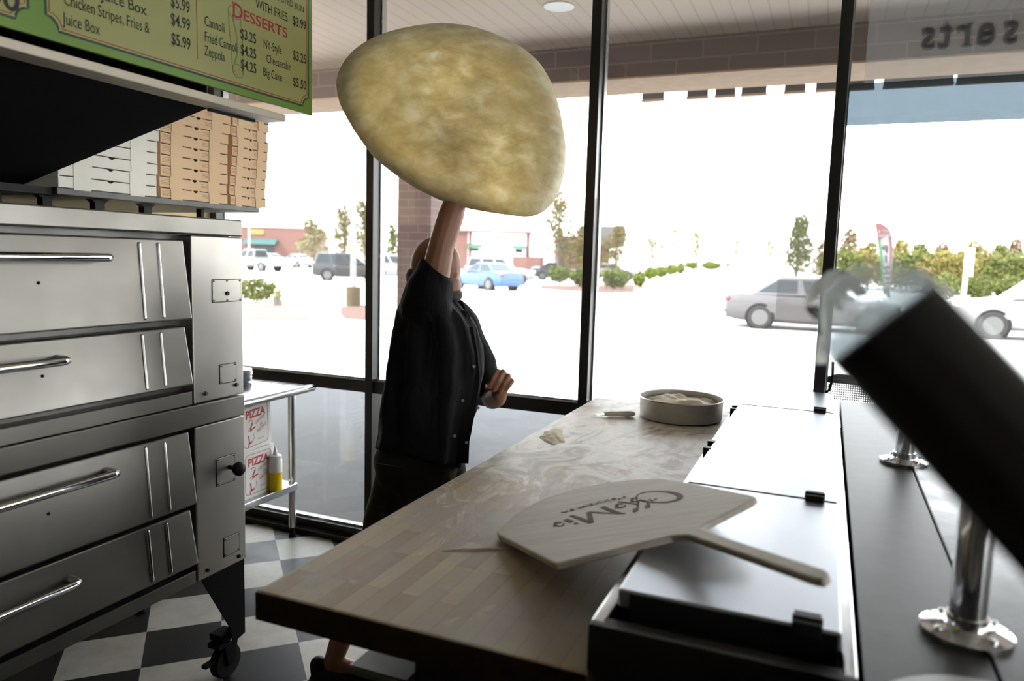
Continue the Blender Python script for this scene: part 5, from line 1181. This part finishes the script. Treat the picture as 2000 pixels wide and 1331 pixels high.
# ------------------------------------------------------------------ buildings across the lot
def fx_(px, py, d): return at(px, py, d)
bl = thing('brick_building', 'long red brick building with teal awning and yellow sign at the far left', 'building', tuple(at(530, 515, 105)))
d = 105; a_, b_ = at(440, 512, d), at(597, 512, d); zt = at(560, 446, d).z; ax = (b_ - a_); ax.z = 0; ax.normalize(); dp = Vector((-ax.y, ax.x, 0))
def wallbox(b, o, u0, u1, w0, w1, z0, z1): b.prism([o + ax * u0 + dp * w0 + Vector((0, 0, z0 - o.z)), o + ax * u1 + dp * w0 + Vector((0, 0, z0 - o.z)), o + ax * u1 + dp * w1 + Vector((0, 0, z0 - o.z)), o + ax * u0 + dp * w1 + Vector((0, 0, z0 - o.z))], (0, 0, z1 - z0)); return b
Wd = (b_ - a_).length
wallbox(B(), a_, -6, Wd, 0, 12, G, zt).obj('wall', 'brick_far', bl); wallbox(B(), a_, -6.1, Wd + 0.1, -0.1, 12.1, zt, zt + 0.25).obj('parapet', 'white_paint', bl)
u = lambda px: (at(px, 500, d) - a_).dot(ax)
zz = lambda py: at(530, py, d).z
aw = B(); o0 = a_ + ax * u(480); w_ = u(543) - u(480)
aw.prism([o0 + Vector((0, 0, zz(467) - o0.z)), o0 - dp * 1.4 + Vector((0, 0, zz(478) - o0.z)), o0 + Vector((0, 0, zz(478) - o0.z))], ax * w_); aw.obj('awning', 'teal', bl)
wallbox(B(), a_, u(497), u(536), -0.06, 0, zz(500), zz(480)).obj('shop_window', 'car_glass', bl); wallbox(B(), a_, u(583), u(588), -0.06, 0, G, zz(478)).obj('door', 'dark_steel', bl)
wallbox(B(), a_, u(488), u(517), -0.08, 0, zz(459), zz(449)).obj('sign_panel', 'sign_yellow', bl)
b2_ = thing('white_building', 'white and brick building with green awnings behind the blue sedan', 'building', tuple(at(960, 515, 100)))
d = 100; a_, b_ = at(870, 512, d), at(1068, 512, d); ax = (b_ - a_); ax.z = 0; ax.normalize(); dp = Vector((-ax.y, ax.x, 0)); zz = lambda py: at(960, py, d).z
wallbox(B(), a_, 0, (b_ - a_).dot(ax), 0, 10, G, zz(408)).obj('wall', 'stucco_white', b2_)
wallbox(B(), a_, u(870), u(1038), -0.4, 0, zz(455), zz(451)).obj('cornice', 'brick_far', b2_)
for x0_, x1_ in ((868, 913), (1027, 1034), (915, 921)): wallbox(B(), a_, u(x0_), u(x1_), -0.15, 0, G, zz(452)).obj('brick_pier', 'brick_far', b2_)
for x0_, x1_ in ((913, 941), (1000, 1026)):
    o0 = a_ + ax * u(x0_); w_ = u(x1_) - u(x0_)
    B().prism([o0 + Vector((0, 0, zz(478) - o0.z)), o0 - dp * 1.3 + Vector((0, 0, zz(485) - o0.z)), o0 + Vector((0, 0, zz(485) - o0.z))], ax * w_).obj('awning', 'awning_green', b2_)
    wallbox(B(), a_, u(x0_ + 6), u(x1_ - 6), -0.05, 0, zz(492), zz(486)).obj('shop_window', 'car_glass', b2_)
wallbox(B(), a_, u(1001), u(1061), -1.4, -1.0, G, zz(500)).obj('low_wall', 'brick_far', b2_)
for x in (922, 927, 976, 981): wallbox(B(), a_, u(x), u(x + 1.5), -0.15, 0, zz(446), zz(440)).obj('wall_lamp', 'dark_steel', b2_)
b3_ = thing('brick_building', 'brick building with grey gable half hidden by the tall sparse tree', 'building', tuple(at(1135, 515, 110)))
d = 110; a_, b_ = at(1090, 512, d), at(1235, 512, d); ax = (b_ - a_); ax.z = 0; ax.normalize(); dp = Vector((-ax.y, ax.x, 0)); zz = lambda py: at(1135, py, d).z
wallbox(B(), a_, u(1090), u(1190), 0, 10, G, zz(462)).obj('wall', 'brick_far', b3_); wallbox(B(), a_, u(1133), u(1218), -0.3, 8, zz(480), zz(441)).obj('grey_gable', 'shelf_steel', b3_)
o0 = a_ + ax * u(1082); B().prism([o0 + Vector((0, 0, zz(480) - o0.z)), o0 - dp * 1.3 + Vector((0, 0, zz(486) - o0.z)), o0 + Vector((0, 0, zz(486) - o0.z))], ax * (u(1112) - u(1082))).obj('awning', 'awning_green', b3_)
